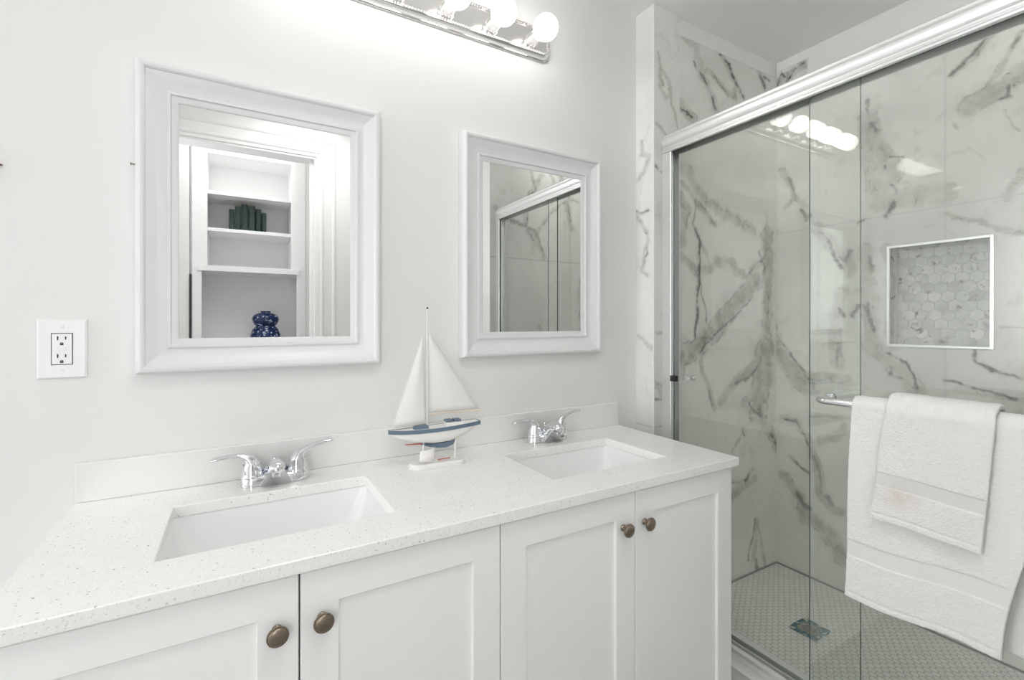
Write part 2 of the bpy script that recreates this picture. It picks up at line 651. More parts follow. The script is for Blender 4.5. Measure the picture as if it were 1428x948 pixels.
VEINS_BACK = [
    (1,0.0058,0.8,[(1.27,0.803),(1.216,0.808),(1.194,0.771),(1.164,0.702)]),
    (0,0.0162,0.5,[(1.28,0.81),(1.216,0.803),(1.164,0.733)]),
    (1,0.0052,0.7,[(1.252,0.64),(1.207,0.606),(1.164,0.586)]),
    (0,0.0197,0.7,[(1.28,0.549),(1.234,0.498),(1.19,0.457),(1.199,0.373)]),
    (1,0.0097,0.7,[(1.216,0.485),(1.19,0.439),(1.164,0.435)]),
    (0,0.0185,0.7,[(1.156,0.699),(1.131,0.635),(1.114,0.517),(1.066,0.464),(1.035,0.457)]),
    (1,0.0041,0.6,[(1.147,0.675),(1.122,0.602),(1.114,0.526)]),
    (1,0.0093,0.7,[(1.09,0.507),(1.066,0.472),(1.047,0.466)]),
    (0,0.0337,0.8,[(1.156,0.389),(1.098,0.366),(1.058,0.313),(1.028,0.266)]),
    (1,0.0031,0.4,[(1.156,0.389),(1.102,0.356),(1.035,0.255)]),
    (0,0.0153,0.6,[(1.122,0.751),(1.058,0.773),(1.02,0.823)]),
    (1,0.0037,0.5,[(1.156,0.846),(1.09,0.861),(1.028,0.864)]),
    (0,0.013,0.6,[(1.284,1.984),(1.248,1.921),(1.222,1.853),(1.172,1.798)]),
    (1,0.005,0.6,[(1.257,1.95),(1.222,1.861)]),
    (0,0.0085,0.5,[(1.222,1.853),(1.275,1.811)]),
    (1,0.0061,0.9,[(1.116,1.669),(1.077,1.613),(1.055,1.544),(1.033,1.509)]),
    (0,0.0242,0.6,[(1.124,1.687),(1.07,1.603),(1.011,1.539),(0.997,1.489)]),
    (1,0.0067,0.7,[(1.04,1.55),(1.018,1.532),(0.997,1.569)]),
    (1,0.0081,0.7,[(1.197,1.786),(1.18,1.731),(1.164,1.745)]),
    (1,0.0059,0.8,[(0.968,1.676),(0.948,1.688)]),
    (0,0.0209,0.6,[(1.339,1.705),(1.348,1.615),(1.339,1.485)]),
    (1,0.0058,0.8,[(1.358,1.443),(1.339,1.332),(1.302,1.213),(1.24,1.109),(1.164,1.011)]),
    (0,0.0359,0.8,[(1.377,1.388),(1.339,1.212),(1.284,1.115),(1.222,1.031),(1.18,0.983)]),
    (1,0.0061,0.8,[(1.04,1.325),(1.018,1.292)]),
    (1,0.006,0.8,[(0.989,1.292),(0.968,1.339)]),
    (0,0.0216,0.55,[(1.025,1.405),(1.047,1.325),(1.062,1.227),(1.044,1.08)]),
    (1,0.0043,0.6,[(1.044,1.154),(1.044,1.08)]),
    (1,0.0064,0.7,[(0.941,1.369),(0.928,1.299),(0.914,1.229)]),
    (0,0.0205,0.5,[(0.955,1.401),(0.934,1.322),(0.921,1.222)]),
    (0,0.0183,0.6,[(1.18,1.026),(1.1,1.026),(1.011,1.027)]),
    (1,0.0049,0.9,[(0.673,2.158),(0.624,2.212),(0.583,2.251),(0.566,2.27)]),
    (0,0.0123,0.7,[(0.642,2.189),(0.595,2.23),(0.561,2.267)]),
    (0,0.0076,0.6,[(0.491,2.229),(0.522,2.178),(0.55,2.114),(0.595,2.056),(0.624,2.028)]),
    (1,0.0043,0.6,[(0.517,2.183),(0.501,2.212)]),
    (0,0.0283,0.7,[(0.624,2.036),(0.561,2.049),(0.517,2.069),(0.491,2.102)]),
    (1,0.0044,0.9,[(0.522,2.056),(0.522,2.026),(0.539,2.021)]),
    (1,0.0031,0.7,[(0.528,2.104),(0.496,2.101)]),
    (0,0.0052,0.7,[(0.667,1.987),(0.661,1.969)]),
    (0,0.0036,0.5,[(0.533,1.984),(0.501,1.897)]),
    (1,0.0058,0.7,[(0.933,2.177),(0.937,2.105),(0.905,2.038)]),
    (0,0.0311,0.6,[(0.937,2.105),(0.921,2.015),(0.881,1.929),(0.844,1.847)]),
    (1,0.0028,0.7,[(0.866,1.925),(0.815,1.909)]),
    (1,0.0051,0.9,[(0.874,1.891),(0.862,1.825),(0.836,1.791),(0.844,1.721),(0.866,1.688)]),
    (0,0.0346,0.45,[(0.937,2.021),(0.913,1.902),(0.889,1.749)]),
    (0,0.0367,0.5,[(0.836,1.747),(0.758,1.746),(0.692,1.739)]),
    (1,0.0044,0.9,[(0.866,1.147),(0.809,1.119),(0.783,1.069),(0.775,1.007)]),
    (1,0.0038,0.8,[(0.862,1.115),(0.853,1.062),(0.8,1.035),(0.771,1.002)]),
    (0,0.0272,0.55,[(0.871,1.125),(0.809,1.066),(0.767,1.003)]),
    (1,0.0038,0.9,[(0.613,1.162),(0.606,1.133),(0.572,1.108),(0.494,1.088)]),
    (1,0.0038,0.8,[(0.687,1.068),(0.628,1.045),(0.506,1.023)]),
    (0,0.0141,0.5,[(0.642,1.034),(0.558,1.03),(0.49,1.034)]),
    (0,0.0071,0.7,[(0.687,1.659),(0.592,1.631),(0.545,1.581),(0.49,1.562)]),
    (0,0.0038,0.6,[(0.545,1.262),(0.494,1.256)]),
    (0,0.0292,0.45,[(0.946,1.558),(0.927,1.333),(0.917,1.155)]),
    (1,0.0087,0.5,[(0.927,1.534),(0.913,1.477)]),
    (0,0.0141,0.6,[(0.532,1.698),(0.49,1.759)]),
    (1,0.0035,0.5,[(0.956,1.345),(0.917,1.288)]),
    (0,0.0142,0.5,[(0.871,1.57),(0.844,1.417),(0.853,1.223)]),
]
VEINS_COLUMN = [
    (0,0.0084,0.7,[(1.423,2.324),(1.435,2.27),(1.429,2.223)]),
    (1,0.0057,0.7,[(1.423,2.231),(1.442,2.213)]),
    (0,0.0084,0.5,[(1.435,2.27),(1.487,2.22),(1.493,2.177),(1.461,2.16),(1.423,2.204)]),
    (0,0.0058,0.7,[(1.48,2.191),(1.526,2.093),(1.539,2.059)]),
    (0,0.0043,0.7,[(1.408,2.058),(1.435,2.038),(1.461,2.016)]),
    (1,0.0042,0.8,[(1.404,1.881),(1.442,1.86)]),
    (1,0.0037,0.9,[(1.407,1.235),(1.441,1.22),(1.482,1.229)]),
    (1,0.004,0.9,[(1.407,1.036),(1.447,1.024),(1.482,1.041)]),
    (1,0.004,0.9,[(1.407,0.97),(1.468,0.97)]),
    (0,0.0141,0.5,[(1.42,1.026),(1.447,0.977)]),
]
VEINS_COLUMN_FACE = [
    (0,0.0087,0.6,[(1.366,1.997),(1.372,1.945),(1.335,1.924),(1.353,1.867),(1.39,1.84)]),
    (1,0.004,0.9,[(1.397,1.722),(1.353,1.704),(1.33,1.708)]),
    (0,0.0072,0.7,[(1.387,1.703),(1.361,1.659),(1.335,1.597),(1.361,1.543),(1.374,1.477)]),
    (1,0.0058,0.9,[(1.387,1.693),(1.374,1.671)]),
    (1,0.0034,0.9,[(1.341,1.589),(1.335,1.55),(1.361,1.524),(1.367,1.476),(1.341,1.459)]),
    (0,0.0084,0.4,[(1.387,1.214),(1.322,1.178)]),
]


def random_veins(u0, u1, v0, v1, n, r):
    out = []
    for _ in range(n):
        p = np.array([r.uniform(u0, u1), r.uniform(v0, v1)])
        a = r.uniform(0.6, 2.5)
        pts = [tuple(p)]
        for _ in range(6):
            a += r.normal(0, 0.35)
            p = p + np.array([math.cos(a), math.sin(a)]) * r.uniform(0.06, 0.16)
            pts.append(tuple(p))
        w = r.uniform(0.006, 0.02)
        out.append((0, w, r.uniform(0.5, 0.8), pts))
        out.append((1, w * 0.16, r.uniform(0.6, 1.0), [(a + w * 0.4, b) for a, b in pts[1:-1]]))
    return out


def vein_field(u, v, veins, seed):
    wu = (vnoise(u, v, 16, 4, seed) - 0.47) * 0.030
    wv = (vnoise(u, v, 16, 4, seed + 5) - 0.47) * 0.030
    fu = (vnoise(u, v, 90, 3, seed + 9) - 0.44) * 0.010
    fv = (vnoise(u, v, 90, 3, seed + 13) - 0.44) * 0.010
    x, y = u + wu + fu, v + wv + fv
    grain = vnoise(u, v, 30, 4, seed + 21)
    soft, dark = np.zeros_like(u), np.zeros_like(u)
    for kind, w, s, pts in veins:
        reach = 3.4 * w + 0.012 + 0.03
        px, pz = [q[0] for q in pts], [q[1] for q in pts]
        sel = (u > min(px) - reach) & (u < max(px) + reach) & (v > min(pz) - reach) & (v < max(pz) + reach)
        if not sel.any():
            continue
        xs, ys, gs = x[sel], y[sel], grain[sel]
        d = np.full_like(xs, 9.0)
        for (ax, az), (bx, bz) in zip(pts[:-1], pts[1:]):
            ex, ez = bx - ax, bz - az
            L = ex * ex + ez * ez + 1e-9
            h = np.clip(((xs - ax) * ex + (ys - az) * ez) / L, 0, 1)
            d = np.minimum(d, np.hypot(xs - ax - h * ex, ys - az - h * ez))
        if kind == 0:
            f = s * (1 - smoothstep(w * 0.35, w * 1.7, d)) * (0.5 + 0.95 * gs)
            f = np.maximum(f, 0.30 * s * (1 - smoothstep(w, w * 3.2 + 0.01, d)) * smoothstep(0.35, 0.7, gs))
            rim = s * 0.6 * np.exp(-((d - w * (0.7 + 0.6 * gs)) / (0.12 * w + 0.0008)) ** 2) * smoothstep(0.42, 0.62, gs)
            soft[sel] = np.maximum(soft[sel], f)
            dark[sel] = np.maximum(dark[sel], rim)
        else:
            wd = w * (0.4 + 1.3 * gs)
            f = s * (1 - smoothstep(wd * 0.5, wd * 1.3 + 0.0008, d)) * smoothstep(0.22, 0.52, gs)
            dark[sel] = np.maximum(dark[sel], f)
            soft[sel] = np.maximum(soft[sel], 0.4 * s * (1 - smoothstep(w, 3.2 * w + 0.002, d)))
    # hairline cracks that only show inside and beside the soft bands
    h = vnoise(x * 1.3 + 3, y * 0.8 + 5, 11, 5, seed + 31)
    hair = (1 - smoothstep(0.0, 0.016, abs(h - 0.49))) * smoothstep(0.12, 0.4, soft)
    dark = np.maximum(dark, 0.55 * hair * smoothstep(0.38, 0.6, grain))
    faint = (1 - smoothstep(0.0, 0.03, abs(vnoise(x + 9, y * 0.7 + 2, 5, 5, seed + 41) - 0.50)))
    soft = np.maximum(soft, 0.22 * faint * smoothstep(0.4, 0.62, grain))
    return np.clip(soft, 0, 1), np.clip(dark, 0, 1)


def slab(name, axis, c, u0, u1, v0, v1, veins, seed, thick, step=0.0042, holes=(), useams=(), vseams=(), parent=None, mat=None):
    """a tiled slab in the plane axis=c; u is the other horizontal axis, v is z. thick is the signed depth behind the face"""
    def line(a, b, cuts):
        s = np.linspace(a, b, max(2, int(round((b - a) / step)) + 1))
        for q in cuts:
            if a < q < b:
                s[np.argmin(abs(s - q))] = q
        return s
    us = line(u0, u1, [h[0] for h in holes] + [h[1] for h in holes])
    vs = line(v0, v1, [h[2] for h in holes] + [h[3] for h in holes])
    U, V = np.meshgrid(us, vs, indexing='ij')
    soft, dark = vein_field(U.ravel(), V.ravel(), veins, seed)
    seam = np.zeros(U.size)
    uu, vv = U.ravel(), V.ravel()
    for q in useams:
        seam = np.maximum(seam, 1 - smoothstep(0.0006, 0.0030, abs(uu - q)))
    for q in vseams:
        seam = np.maximum(seam, 1 - smoothstep(0.0006, 0.0030, abs(vv - q)))
    n, m = U.shape
    co = np.zeros((n * m, 3))
    co[:, 2] = vv
    if axis == 'y':
        co[:, 0], co[:, 1] = uu, c
    else:
        co[:, 0], co[:, 1] = c, uu
    i, j = np.meshgrid(np.arange(n - 1), np.arange(m - 1), indexing='ij')
    keep = np.ones(i.shape, bool)
    uc, vc = (us[:-1] + us[1:]) / 2, (vs[:-1] + vs[1:]) / 2
    for h in holes:
        keep &= ~((uc[:, None] > h[0]) & (uc[:, None] < h[1]) & (vc[None, :] > h[2]) & (vc[None, :] < h[3]))
    i, j = i[keep], j[keep]
    a = i * m + j
    faces = np.stack([a, a + m, a + m + 1, a + 1], 1)
    # back and rim as plain quads
    ext = []
    d = c + thick
    def P(u, v, w):
        return (u, w, v) if axis == 'y' else (w, u, v)
    for (p, q) in (((u0, v0), (u1, v0)), ((u1, v0), (u1, v1)), ((u1, v1), (u0, v1)), ((u0, v1), (u0, v0))):
        ext.append([P(*p, c), P(*q, c), P(*q, d), P(*p, d)])
    if not holes:
        ext.append([P(u0, v0, d), P(u1, v0, d), P(u1, v1, d), P(u0, v1, d)])
    verts = co.tolist()
    fl = faces.tolist()
    for e in ext:
        o = len(verts)
        verts += e
        fl.append([o, o + 1, o + 2, o + 3])
    me = bpy.data.meshes.new(name)
    me.from_pydata(verts, [], fl)
    me.materials.append(mat or M['marble'])
    at = me.attributes.new('vein', 'FLOAT_COLOR', 'POINT')
    buf = np.zeros((len(verts), 4), np.float32)
    buf[:n * m, 0], buf[:n * m, 1], buf[:n * m, 2], buf[:, 3] = soft, dark, seam, 1
    at.data.foreach_set('color', buf.ravel())
    o = bpy.data.objects.new(name, me)
    COL.objects.link(o)
    if parent is not None:
        o.parent = parent
    return o


# ================================================================ the room
TOP = 2.511                                 # ceiling height
XD = 1.445                                  # outer face of the shower door
XB = 2.232                                  # shower back wall
YJ = 1.305                                  # face of the tiled return beside the vanity
YS = 1.313                                  # shower side wall
YF = 0.09                                   # far end of the shower
FLOOR_SH = 0.119
XL, YR = -4.0, -0.30                        # left wall, wall with the doorway


def wall(name, boxes, mat, label=None, bevel=0):
    m = MB()
    for b in boxes:
        m.box(*b)
    return struct(m.build(name, mat, bevel=bevel, merge=False), label)


wall('wall_vanity', [(XL - 0.1, 1.399, 1.40, 1.50, -0.1, TOP + 0.1)], M['paint'], 'white painted wall behind the vanity and both mirrors')
WY0, WY1, WZ0, WZ1 = 0.35, 1.32, 0.85, 2.30
wall('wall_left', [(XL - 0.1, XL, YR - 0.12, WY0, -0.1, TOP + 0.1), (XL - 0.1, XL, WY1, 1.40, -0.1, TOP + 0.1), (XL - 0.1, XL, WY0, WY1, -0.1, WZ0), (XL - 0.1, XL, WY0, WY1, WZ1, TOP + 0.1)], M['paint'])
fill_win = MB()  # added unseen window, lights the towels and shower from the left
for (a, b, c, d) in ((WY0, WY0 + 0.05, WZ0, WZ1), (WY1 - 0.05, WY1, WZ0, WZ1), (WY0 + 0.05, WY1 - 0.05, WZ0, WZ0 + 0.05), (WY0 + 0.05, WY1 - 0.05, WZ1 - 0.05, WZ1), (WY0 + 0.05, WY1 - 0.05, 1.58, 1.62)):
    fill_win.box(XL - 0.06, XL - 0.01, a, b, c, d)
fill_win = struct(fill_win.build('fill_window_1', M['trim'], merge=False), 'added fill-light window on the left wall')
MB().box(XL - 0.045, XL - 0.04, WY0 + 0.04, WY1 - 0.04, WZ0 + 0.04, WZ1 - 0.04).build('fill_pane', M['left_pane_fill'], fill_win)
wall('wall_doorway', [(XL, -0.75, YR - 0.12, YR, -0.1, TOP), (0.414, XD + 0.1, YR - 0.12, YR, -0.1, TOP), (-0.75, 0.414, YR - 0.12, YR, 2.275, TOP)], M['paint'],
     'white wall with the doorway, seen in the large mirror')
wall('wall_right', [(1.40, 1.50, YR, -0.02, -0.1, TOP)], M['paint'])
wall('ceiling', [(XL - 0.1, 2.40, -2.2, 1.52, TOP, TOP + 0.1)], M['ceiling'], 'white ceiling, grey over the shower')
wall('floor', [(XL - 0.1, 1.39, -2.2, 1.40, -0.1, 0.0)], M['floor'])

# tiled return (jamb column) beside the vanity wall
col = slab('wall_jamb_front', 'y', YJ, 1.399, 1.546, 0.0, TOP, VEINS_COLUMN, 3, 0.15, vseams=(1.69, 0.86))
struct(col, 'narrow marble tiled wall end left of the shower door')
fac = slab('wall_jamb_side', 'x', 1.3985, YJ + 0.003, 1.40, 0.0, TOP, VEINS_COLUMN_FACE, 5, 0.0004, vseams=(0.86,))
struct(fac)
wall('trim_1', [(1.3965, 1.4015, YJ - 0.0015, YJ + 0.004, 0.0, TOP)], M['plastic'], 'white corner edge trim of the tiled wall end', bevel=0.001)
# shower side wall: tile to 2.44 m, painted band over it
TILE_TOP = 2.439
sw = slab('wall_shower_side', 'y', YS, 1.546, XB, FLOOR_SH - 0.05, TILE_TOP, VEINS_SIDE, 7, 0.10)
struct(sw, 'marble tiled end wall of the shower behind the glass')
wall('trim_2', [(1.546, XB + 0.06, YS + 0.004, YS + 0.10, TILE_TOP, TOP)], M['ceiling'], 'painted band above the tile of the shower end wall')
wall('trim_3', [(1.546, XB, YS - 0.002, YS + 0.004, TILE_TOP, TILE_TOP + 0.004)], M['plastic'])
# back wall with the niche hole
NY0, NY1, NZ0, NZ1 = 0.561, 0.867, CZ - 0.094, CZ + 0.301
STEP_Y = 1.17
bw = slab('wall_shower_back', 'x', XB, YF, YS, FLOOR_SH - 0.05, 2.39, VEINS_BACK, 13, 0.10, holes=[(NY0, NY1, NZ0, NZ1)],
          useams=(0.689,), vseams=(1.695,))
struct(bw, 'marble tiled back wall of the shower with the recessed niche')
up = slab('wall_shower_back_upper', 'x', XB, STEP_Y, YS, 2.39, 2.466, [(1, 0.004, 1.0, [(1.31, 2.40), (1.29, 2.45), (1.27, 2.43)]), (1, 0.004, 1.0, [(1.26, 2.40), (1.22, 2.44), (1.18, 2.45)]), (0, 0.02, 0.8, [(1.30, 2.42), (1.18, 2.44)])], 15, 0.10)
struct(up, 'short strip of veined tile at the top of the shower back wall')
wall('trim_4', [(XB + 0.002, XB + 0.1, YF, STEP_Y - 0.004, 2.39, TOP), (XB + 0.002, XB + 0.1, STEP_Y - 0.004, YS, 2.470, TOP)], M['ceiling'], 'painted patch above the tile of the shower back wall')
wall('trim_5', [(XB - 0.003, XB + 0.06, STEP_Y - 0.004, YS, 2.466, 2.470), (XB - 0.003, XB + 0.06, STEP_Y - 0.004, STEP_Y, 2.39, 2.466)], M['plastic'], 'white edge trim of the tile strip')
# far end of the shower
r = np.random.default_rng(5)
fw = slab('wall_shower_far', 'y', YF, 1.40, XB, FLOOR_SH - 0.05, TILE_TOP, random_veins(1.45, 2.2, 0.4, 2.3, 9, r), 23, -0.10, step=0.006, vseams=(1.695,))
struct(fw, 'marble tiled far wall of the shower, seen in the small mirror')
wall('trim_6', [(1.40, XB, YF - 0.10, YF - 0.004, TILE_TOP, TOP)], M['ceiling'])
# shower pan, curb
m = MB()
m.box(1.50, XB + 0.02, YF, YS, -0.05, FLOOR_SH)
struct(m.build('floor_shower', M['hex_floor']), 'shower floor of small white hexagon tiles')
cb = slab('curb_face', 'x', 1.398, YF, YJ, 0.0, 0.146, random_veins(0.2, 1.3, 0.0, 0.14, 8, r), 31, 0.05, step=0.006)
cb.name = 'trim_7'
struct(cb, 'marble face of the shower curb')
m = MB()
m.box(1.392, 1.56, YF, YJ, 0.1462, 0.150)
struct(m.build('trim_8', M['trim'], bevel=0.0012), 'white top edge of the shower curb')
m = MB()
m.box(1.45, 1.56, YF, YJ, 0.0, 0.1458)
struct(m.build('trim_9', M['marble']))

m = MB()
m.box(1.56, XB - 0.0005, YS - 0.006, YS - 0.0005, FLOOR_SH, FLOOR_SH + 0.0055)
m.box(XB - 0.006, XB - 0.0005, YF + 0.006, YS - 0.006, FLOOR_SH, FLOOR_SH + 0.0055)
struct(m.build('trim_12', M['grout']), 'grout line where the shower floor meets the tiled walls')
# niche box: sides of marble, back of hexagons, metal edge
ND = 0.09
ns = MB()
t_ = 0.006
for (y0, y1, z0, z1) in ((NY0 - t_, NY0, NZ0 - t_, NZ1 + t_), (NY1, NY1 + t_, NZ0 - t_, NZ1 + t_), (NY0, NY1, NZ0 - t_, NZ0), (NY0, NY1, NZ1, NZ1 + t_)):
    ns.box(XB + 0.001, XB + ND, y0, y1, z0, z1)
niche = thing('shower_niche', 'recessed shower niche with hexagon marble back and silver edge', 'niche', (0, 0, 0))
so = ns.build('side_lining', M['marble'], niche)
nb = slab('side_tile', 'y', NY1 - 0.0006, XB, XB + ND, NZ0, NZ1, [(0, 0.02, 0.7, [(XB + 0.02, NZ1), (XB + 0.05, NZ1 - 0.15), (XB + 0.03, NZ0)]), (1, 0.003, 0.9, [(XB + 0.01, NZ1 - 0.02), (XB + 0.06, NZ1 - 0.05)]), (1, 0.003, 0.9, [(XB + 0.02, NZ0 + 0.18), (XB + 0.07, NZ0 + 0.19)])], 41, 0.0005, parent=niche)
MB().box(XB + ND, XB + ND + 0.006, NY0 - t_, NY1 + t_, NZ0 - t_, NZ1 + t_).build('hexagon_back', M['hex_niche'], niche)
e = MB()
w_ = 0.009
for (y0, y1, z0, z1) in ((NY0 - 0.001, NY0 + w_, NZ0, NZ1), (NY1 - w_, NY1 + 0.001, NZ0, NZ1), (NY0 + w_, NY1 - w_, NZ0, NZ0 + w_), (NY0 + w_, NY1 - w_, NZ1 - w_, NZ1)):
    e.box(XB - 0.004, XB + 0.004, y0, y1, z0, z1)
e.build('edge_profile', M['alu'], niche, bevel=0.001)

# ================================================================ doorway and hall behind (seen in the large mirror)
DX0, DX1, DZ = -0.75, 0.414, 2.275
dr = MB()
# casing profile: (distance from the opening, thickness)
prof = [(0, 0), (0, 0.012), (0.018, 0.014), (0.021, 0.019), (0.028, 0.022), (0.036, 0.019), (0.040, 0.017), (0.085, 0.018), (0.089, 0.023), (0.099, 0.027), (0.106, 0.022), (0.110, 0.021), (0.205, 0.022), (0.21, 0.018), (0.21, 0)]
def arc_frame(m, x0, x1, zb, zt, face, prof, sgn):
    rings = []
    for (x, z, dx, dz) in ((x0, zb, -1, 0), (x0, zt, -1, 1), (x1, zt, 1, 1), (x1, zb, 1, 0)):
        rings.append([(x + dx * d, face + sgn * h, z + dz * d) for d, h in prof])
    m.loft(rings, caps=True, smooth=False)
arc_frame(dr, DX0, DX1, 0.0, DZ, YR, prof, 1)
struct(dr.build('trim_10', M['casing']), 'wide white moulded door casing, seen in the large mirror')
jm = MB()
jm.box(DX0, DX0 + 0.006, YR - 0.12, YR + 0.004, 0, DZ - 0.012)
jm.box(DX1 - 0.012, DX1, YR - 0.12, YR + 0.004, 0, DZ - 0.012)
jm.box(DX1 - 0.030, DX1 - 0.0122, YR - 0.10, YR - 0.04, 0, DZ - 0.0122)
jm.box(DX0, DX1, YR - 0.12, YR + 0.004, DZ - 0.012, DZ)
struct(jm.build('trim_11', M['casing'], merge=False))
wall('wall_hall', [(-1.6, -1.5, -2.2, YR - 0.12, -0.1, TOP), (1.5, 1.6, -2.2, YR - 0.12, -0.1, TOP), (-1.6, 1.6, -2.3, -2.2, -0.1, TOP),
                   (0.404, 1.5, -0.85, -0.75, 0, TOP), (-1.5, -0.85, -0.85, -0.753, 0, TOP), (-0.36, -0.262, -0.85, -0.753, 0, TOP), (-0.85, -0.36, -0.85, -0.753, 0, 0.75), (-0.85, -0.36, -0.85, -0.753, 2.25, TOP)], M['paint'])
hw = MB()  # added unseen window, lights the vanity doors from the front
for (a, b, c, d) in ((-0.85, -0.81, 0.75, 2.25), (-0.40, -0.36, 0.75, 2.25), (-0.81, -0.40, 0.75, 0.79), (-0.81, -0.40, 2.21, 2.25), (-0.81, -0.40, 1.48, 1.52)):
    hw.box(a, b, -0.81, -0.76, c, d)
hw = struct(hw.build('fill_window_2', M['trim'], merge=False), 'added narrow fill-light window in the hall beside the bookcase')
MB().box(-0.82, -0.39, -0.79, -0.785, 0.78, 2.22).build('fill_pane', M['hall_pane_fill'], hw)
# built-in bookcase
BF = -0.75
bk = thing('built_in_bookcase', 'white built-in bookcase behind the doorway, reflected in the large mirror', 'bookcase', (0.08, BF, 0))
def bpart(name, boxes, mat=M['trim'], bevel=0.0015):
    m = MB()
    for b in boxes:
        m.box(b[0] - 0.08, b[1] - 0.08, b[2] - BF, b[3] - BF, b[4], b[5])
    return m.build(name, mat, bk, bevel=bevel, merge=False)
Zr = lambda q: CZ + q
bpart('face_frame', [(-0.249, -0.168, BF - 0.02, BF, Zr(0.345), TOP - 0.01), (0.312, 0.403, BF - 0.02, BF, Zr(0.345), TOP - 0.01), (-0.168, 0.312, BF - 0.02, BF, Zr(1.072), TOP - 0.01),
                     (-0.249, -0.198, BF - 0.02, BF, 0.0, Zr(0.345)), (0.346, 0.403, BF - 0.02, BF, 0.0, Zr(0.345)), (-0.198, 0.346, BF - 0.02, BF, 0.0, Zr(-0.26))])
bpart('back_panel', [(-0.249, 0.403, BF - 0.30, BF - 0.29, 0, TOP - 0.01)])
bpart('side_panel', [(-0.260, -0.249, BF - 0.30, BF - 0.02, 0, TOP - 0.01), (0.392, 0.403, BF - 0.30, BF - 0.02, 0, TOP - 0.01)])
bpart('inner_panel', [(-0.19, -0.17, BF - 0.29, BF - 0.02, Zr(0.36), Zr(1.08)), (0.314, 0.334, BF - 0.29, BF - 0.02, Zr(0.36), Zr(1.08)), (-0.19, 0.334, BF - 0.29, BF - 0.02, Zr(1.074), Zr(1.09))])
bpart('shelf', [(-0.168, 0.312, BF - 0.29, BF - 0.004, Zr(0.815), Zr(0.836))])
bpart('shelf', [(-0.168, 0.312, BF - 0.29, BF - 0.004, Zr(0.580), Zr(0.602))])
bpart('shelf', [(-0.215, 0.362, BF - 0.29, BF + 0.014, Zr(0.325), Zr(0.360))])
bpart('counter_shelf', [(-0.21, 0.36, BF - 0.29, BF + 0.01, Zr(-0.26), Zr(-0.235))])
bpart('edge_strip', [(-0.262, -0.252, BF + 0.001, BF + 0.006, 0.9, Zr(0.30))], M['slot'], 0)
pk = MB().lathe([(0.001, 0), (0.032, 0), (0.034, 0.004), (0.034, 0.012), (0.02, 0.014)], (0.06 - 0.08, -0.12, Zr(0.311)), 'z', 24)
pk.build('puck_light', M['plastic'], bk)

bx = -0.052
for k, (w, h, lab) in enumerate([(0.031, 0.145, 'leftmost of the dark green books on the white shelf'), (0.035, 0.168, 'second dark green book from the left on the white shelf'),
                                 (0.041, 0.184, 'third dark green book from the left, taller, left of the middle of the row'), (0.039, 0.180, 'fourth dark green book from the left, taller, right of the middle of the row'),
                                 (0.034, 0.164, 'second dark green book from the right on the white shelf'), (0.028, 0.142, 'rightmost of the dark green books on the white shelf')]):
    b = thing('book', lab + ', reflected in the large mirror' if len(lab.split()) < 11 else lab, 'book', (bx + w / 2, BF - 0.09, Zr(0.6025)), 'dark green books in the bookcase')
    d = 0.13
    c = MB()
    n = 10
    ring = [(-w / 2 + 0.0005, -d), (-w / 2 + 0.0005, -0.006)] + [(-w / 2 * math.cos(PI * i / n), -0.006 + 0.011 * math.sin(PI * i / n)) for i in range(1, n)] + [(w / 2 - 0.0005, -0.006), (w / 2 - 0.0005, -d)]
    inner = [(w / 2 - 0.003, -d), (w / 2 - 0.003, -0.006), (-w / 2 + 0.003, -0.006), (-w / 2 + 0.003, -d)]
    loop = ring + inner
    c.loft([[(x, y, 0.0) for x, y in loop], [(x, y, h) for x, y in loop]], caps=True, smooth=False)
    for zz in (0.16, 0.3, 0.72, 0.86):
        rib = [(-w / 2 * math.cos(PI * i / n) * 1.02, -0.006 + 0.0125 * math.sin(PI * i / n)) for i in range(n + 1)]
        c.loft([[(x, y, h * zz) for x, y in rib], [(x, y + 0.001, h * zz + 0.002) for x, y in rib], [(x, y, h * zz + 0.004) for x, y in rib]], caps=False, smooth=True, closed=False)
    c.build('cover', M['green_cloth'], b)
    MB().box(-w / 2 + 0.003, w / 2 - 0.003, -d + 0.004, -0.007, 0.003, h - 0.004).build('pages', M['paper'], b)
    bx += w + 0.0022

vz = thing('vase', 'dark blue double-gourd vase with white floral pattern, low in the large mirror', 'vase', (0.163, BF - 0.12, Zr(-0.2345)))
pr = [(0.001, 0), (0.05, 0), (0.052, 0.006), (0.062, 0.03), (0.082, 0.075), (0.094, 0.12), (0.092, 0.155), (0.078, 0.188), (0.062, 0.205), (0.060, 0.211), (0.070, 0.222), (0.080, 0.240), (0.083, 0.257), (0.079, 0.273), (0.066, 0.288), (0.045, 0.297), (0.031, 0.300), (0.029, 0.304), (0.033, 0.309), (0.031, 0.311), (0.025, 0.309), (0.024, 0.300), (0.001, 0.29)]
MB().lathe(pr, n=48, caps=False).build('body', M['vase'], vz)

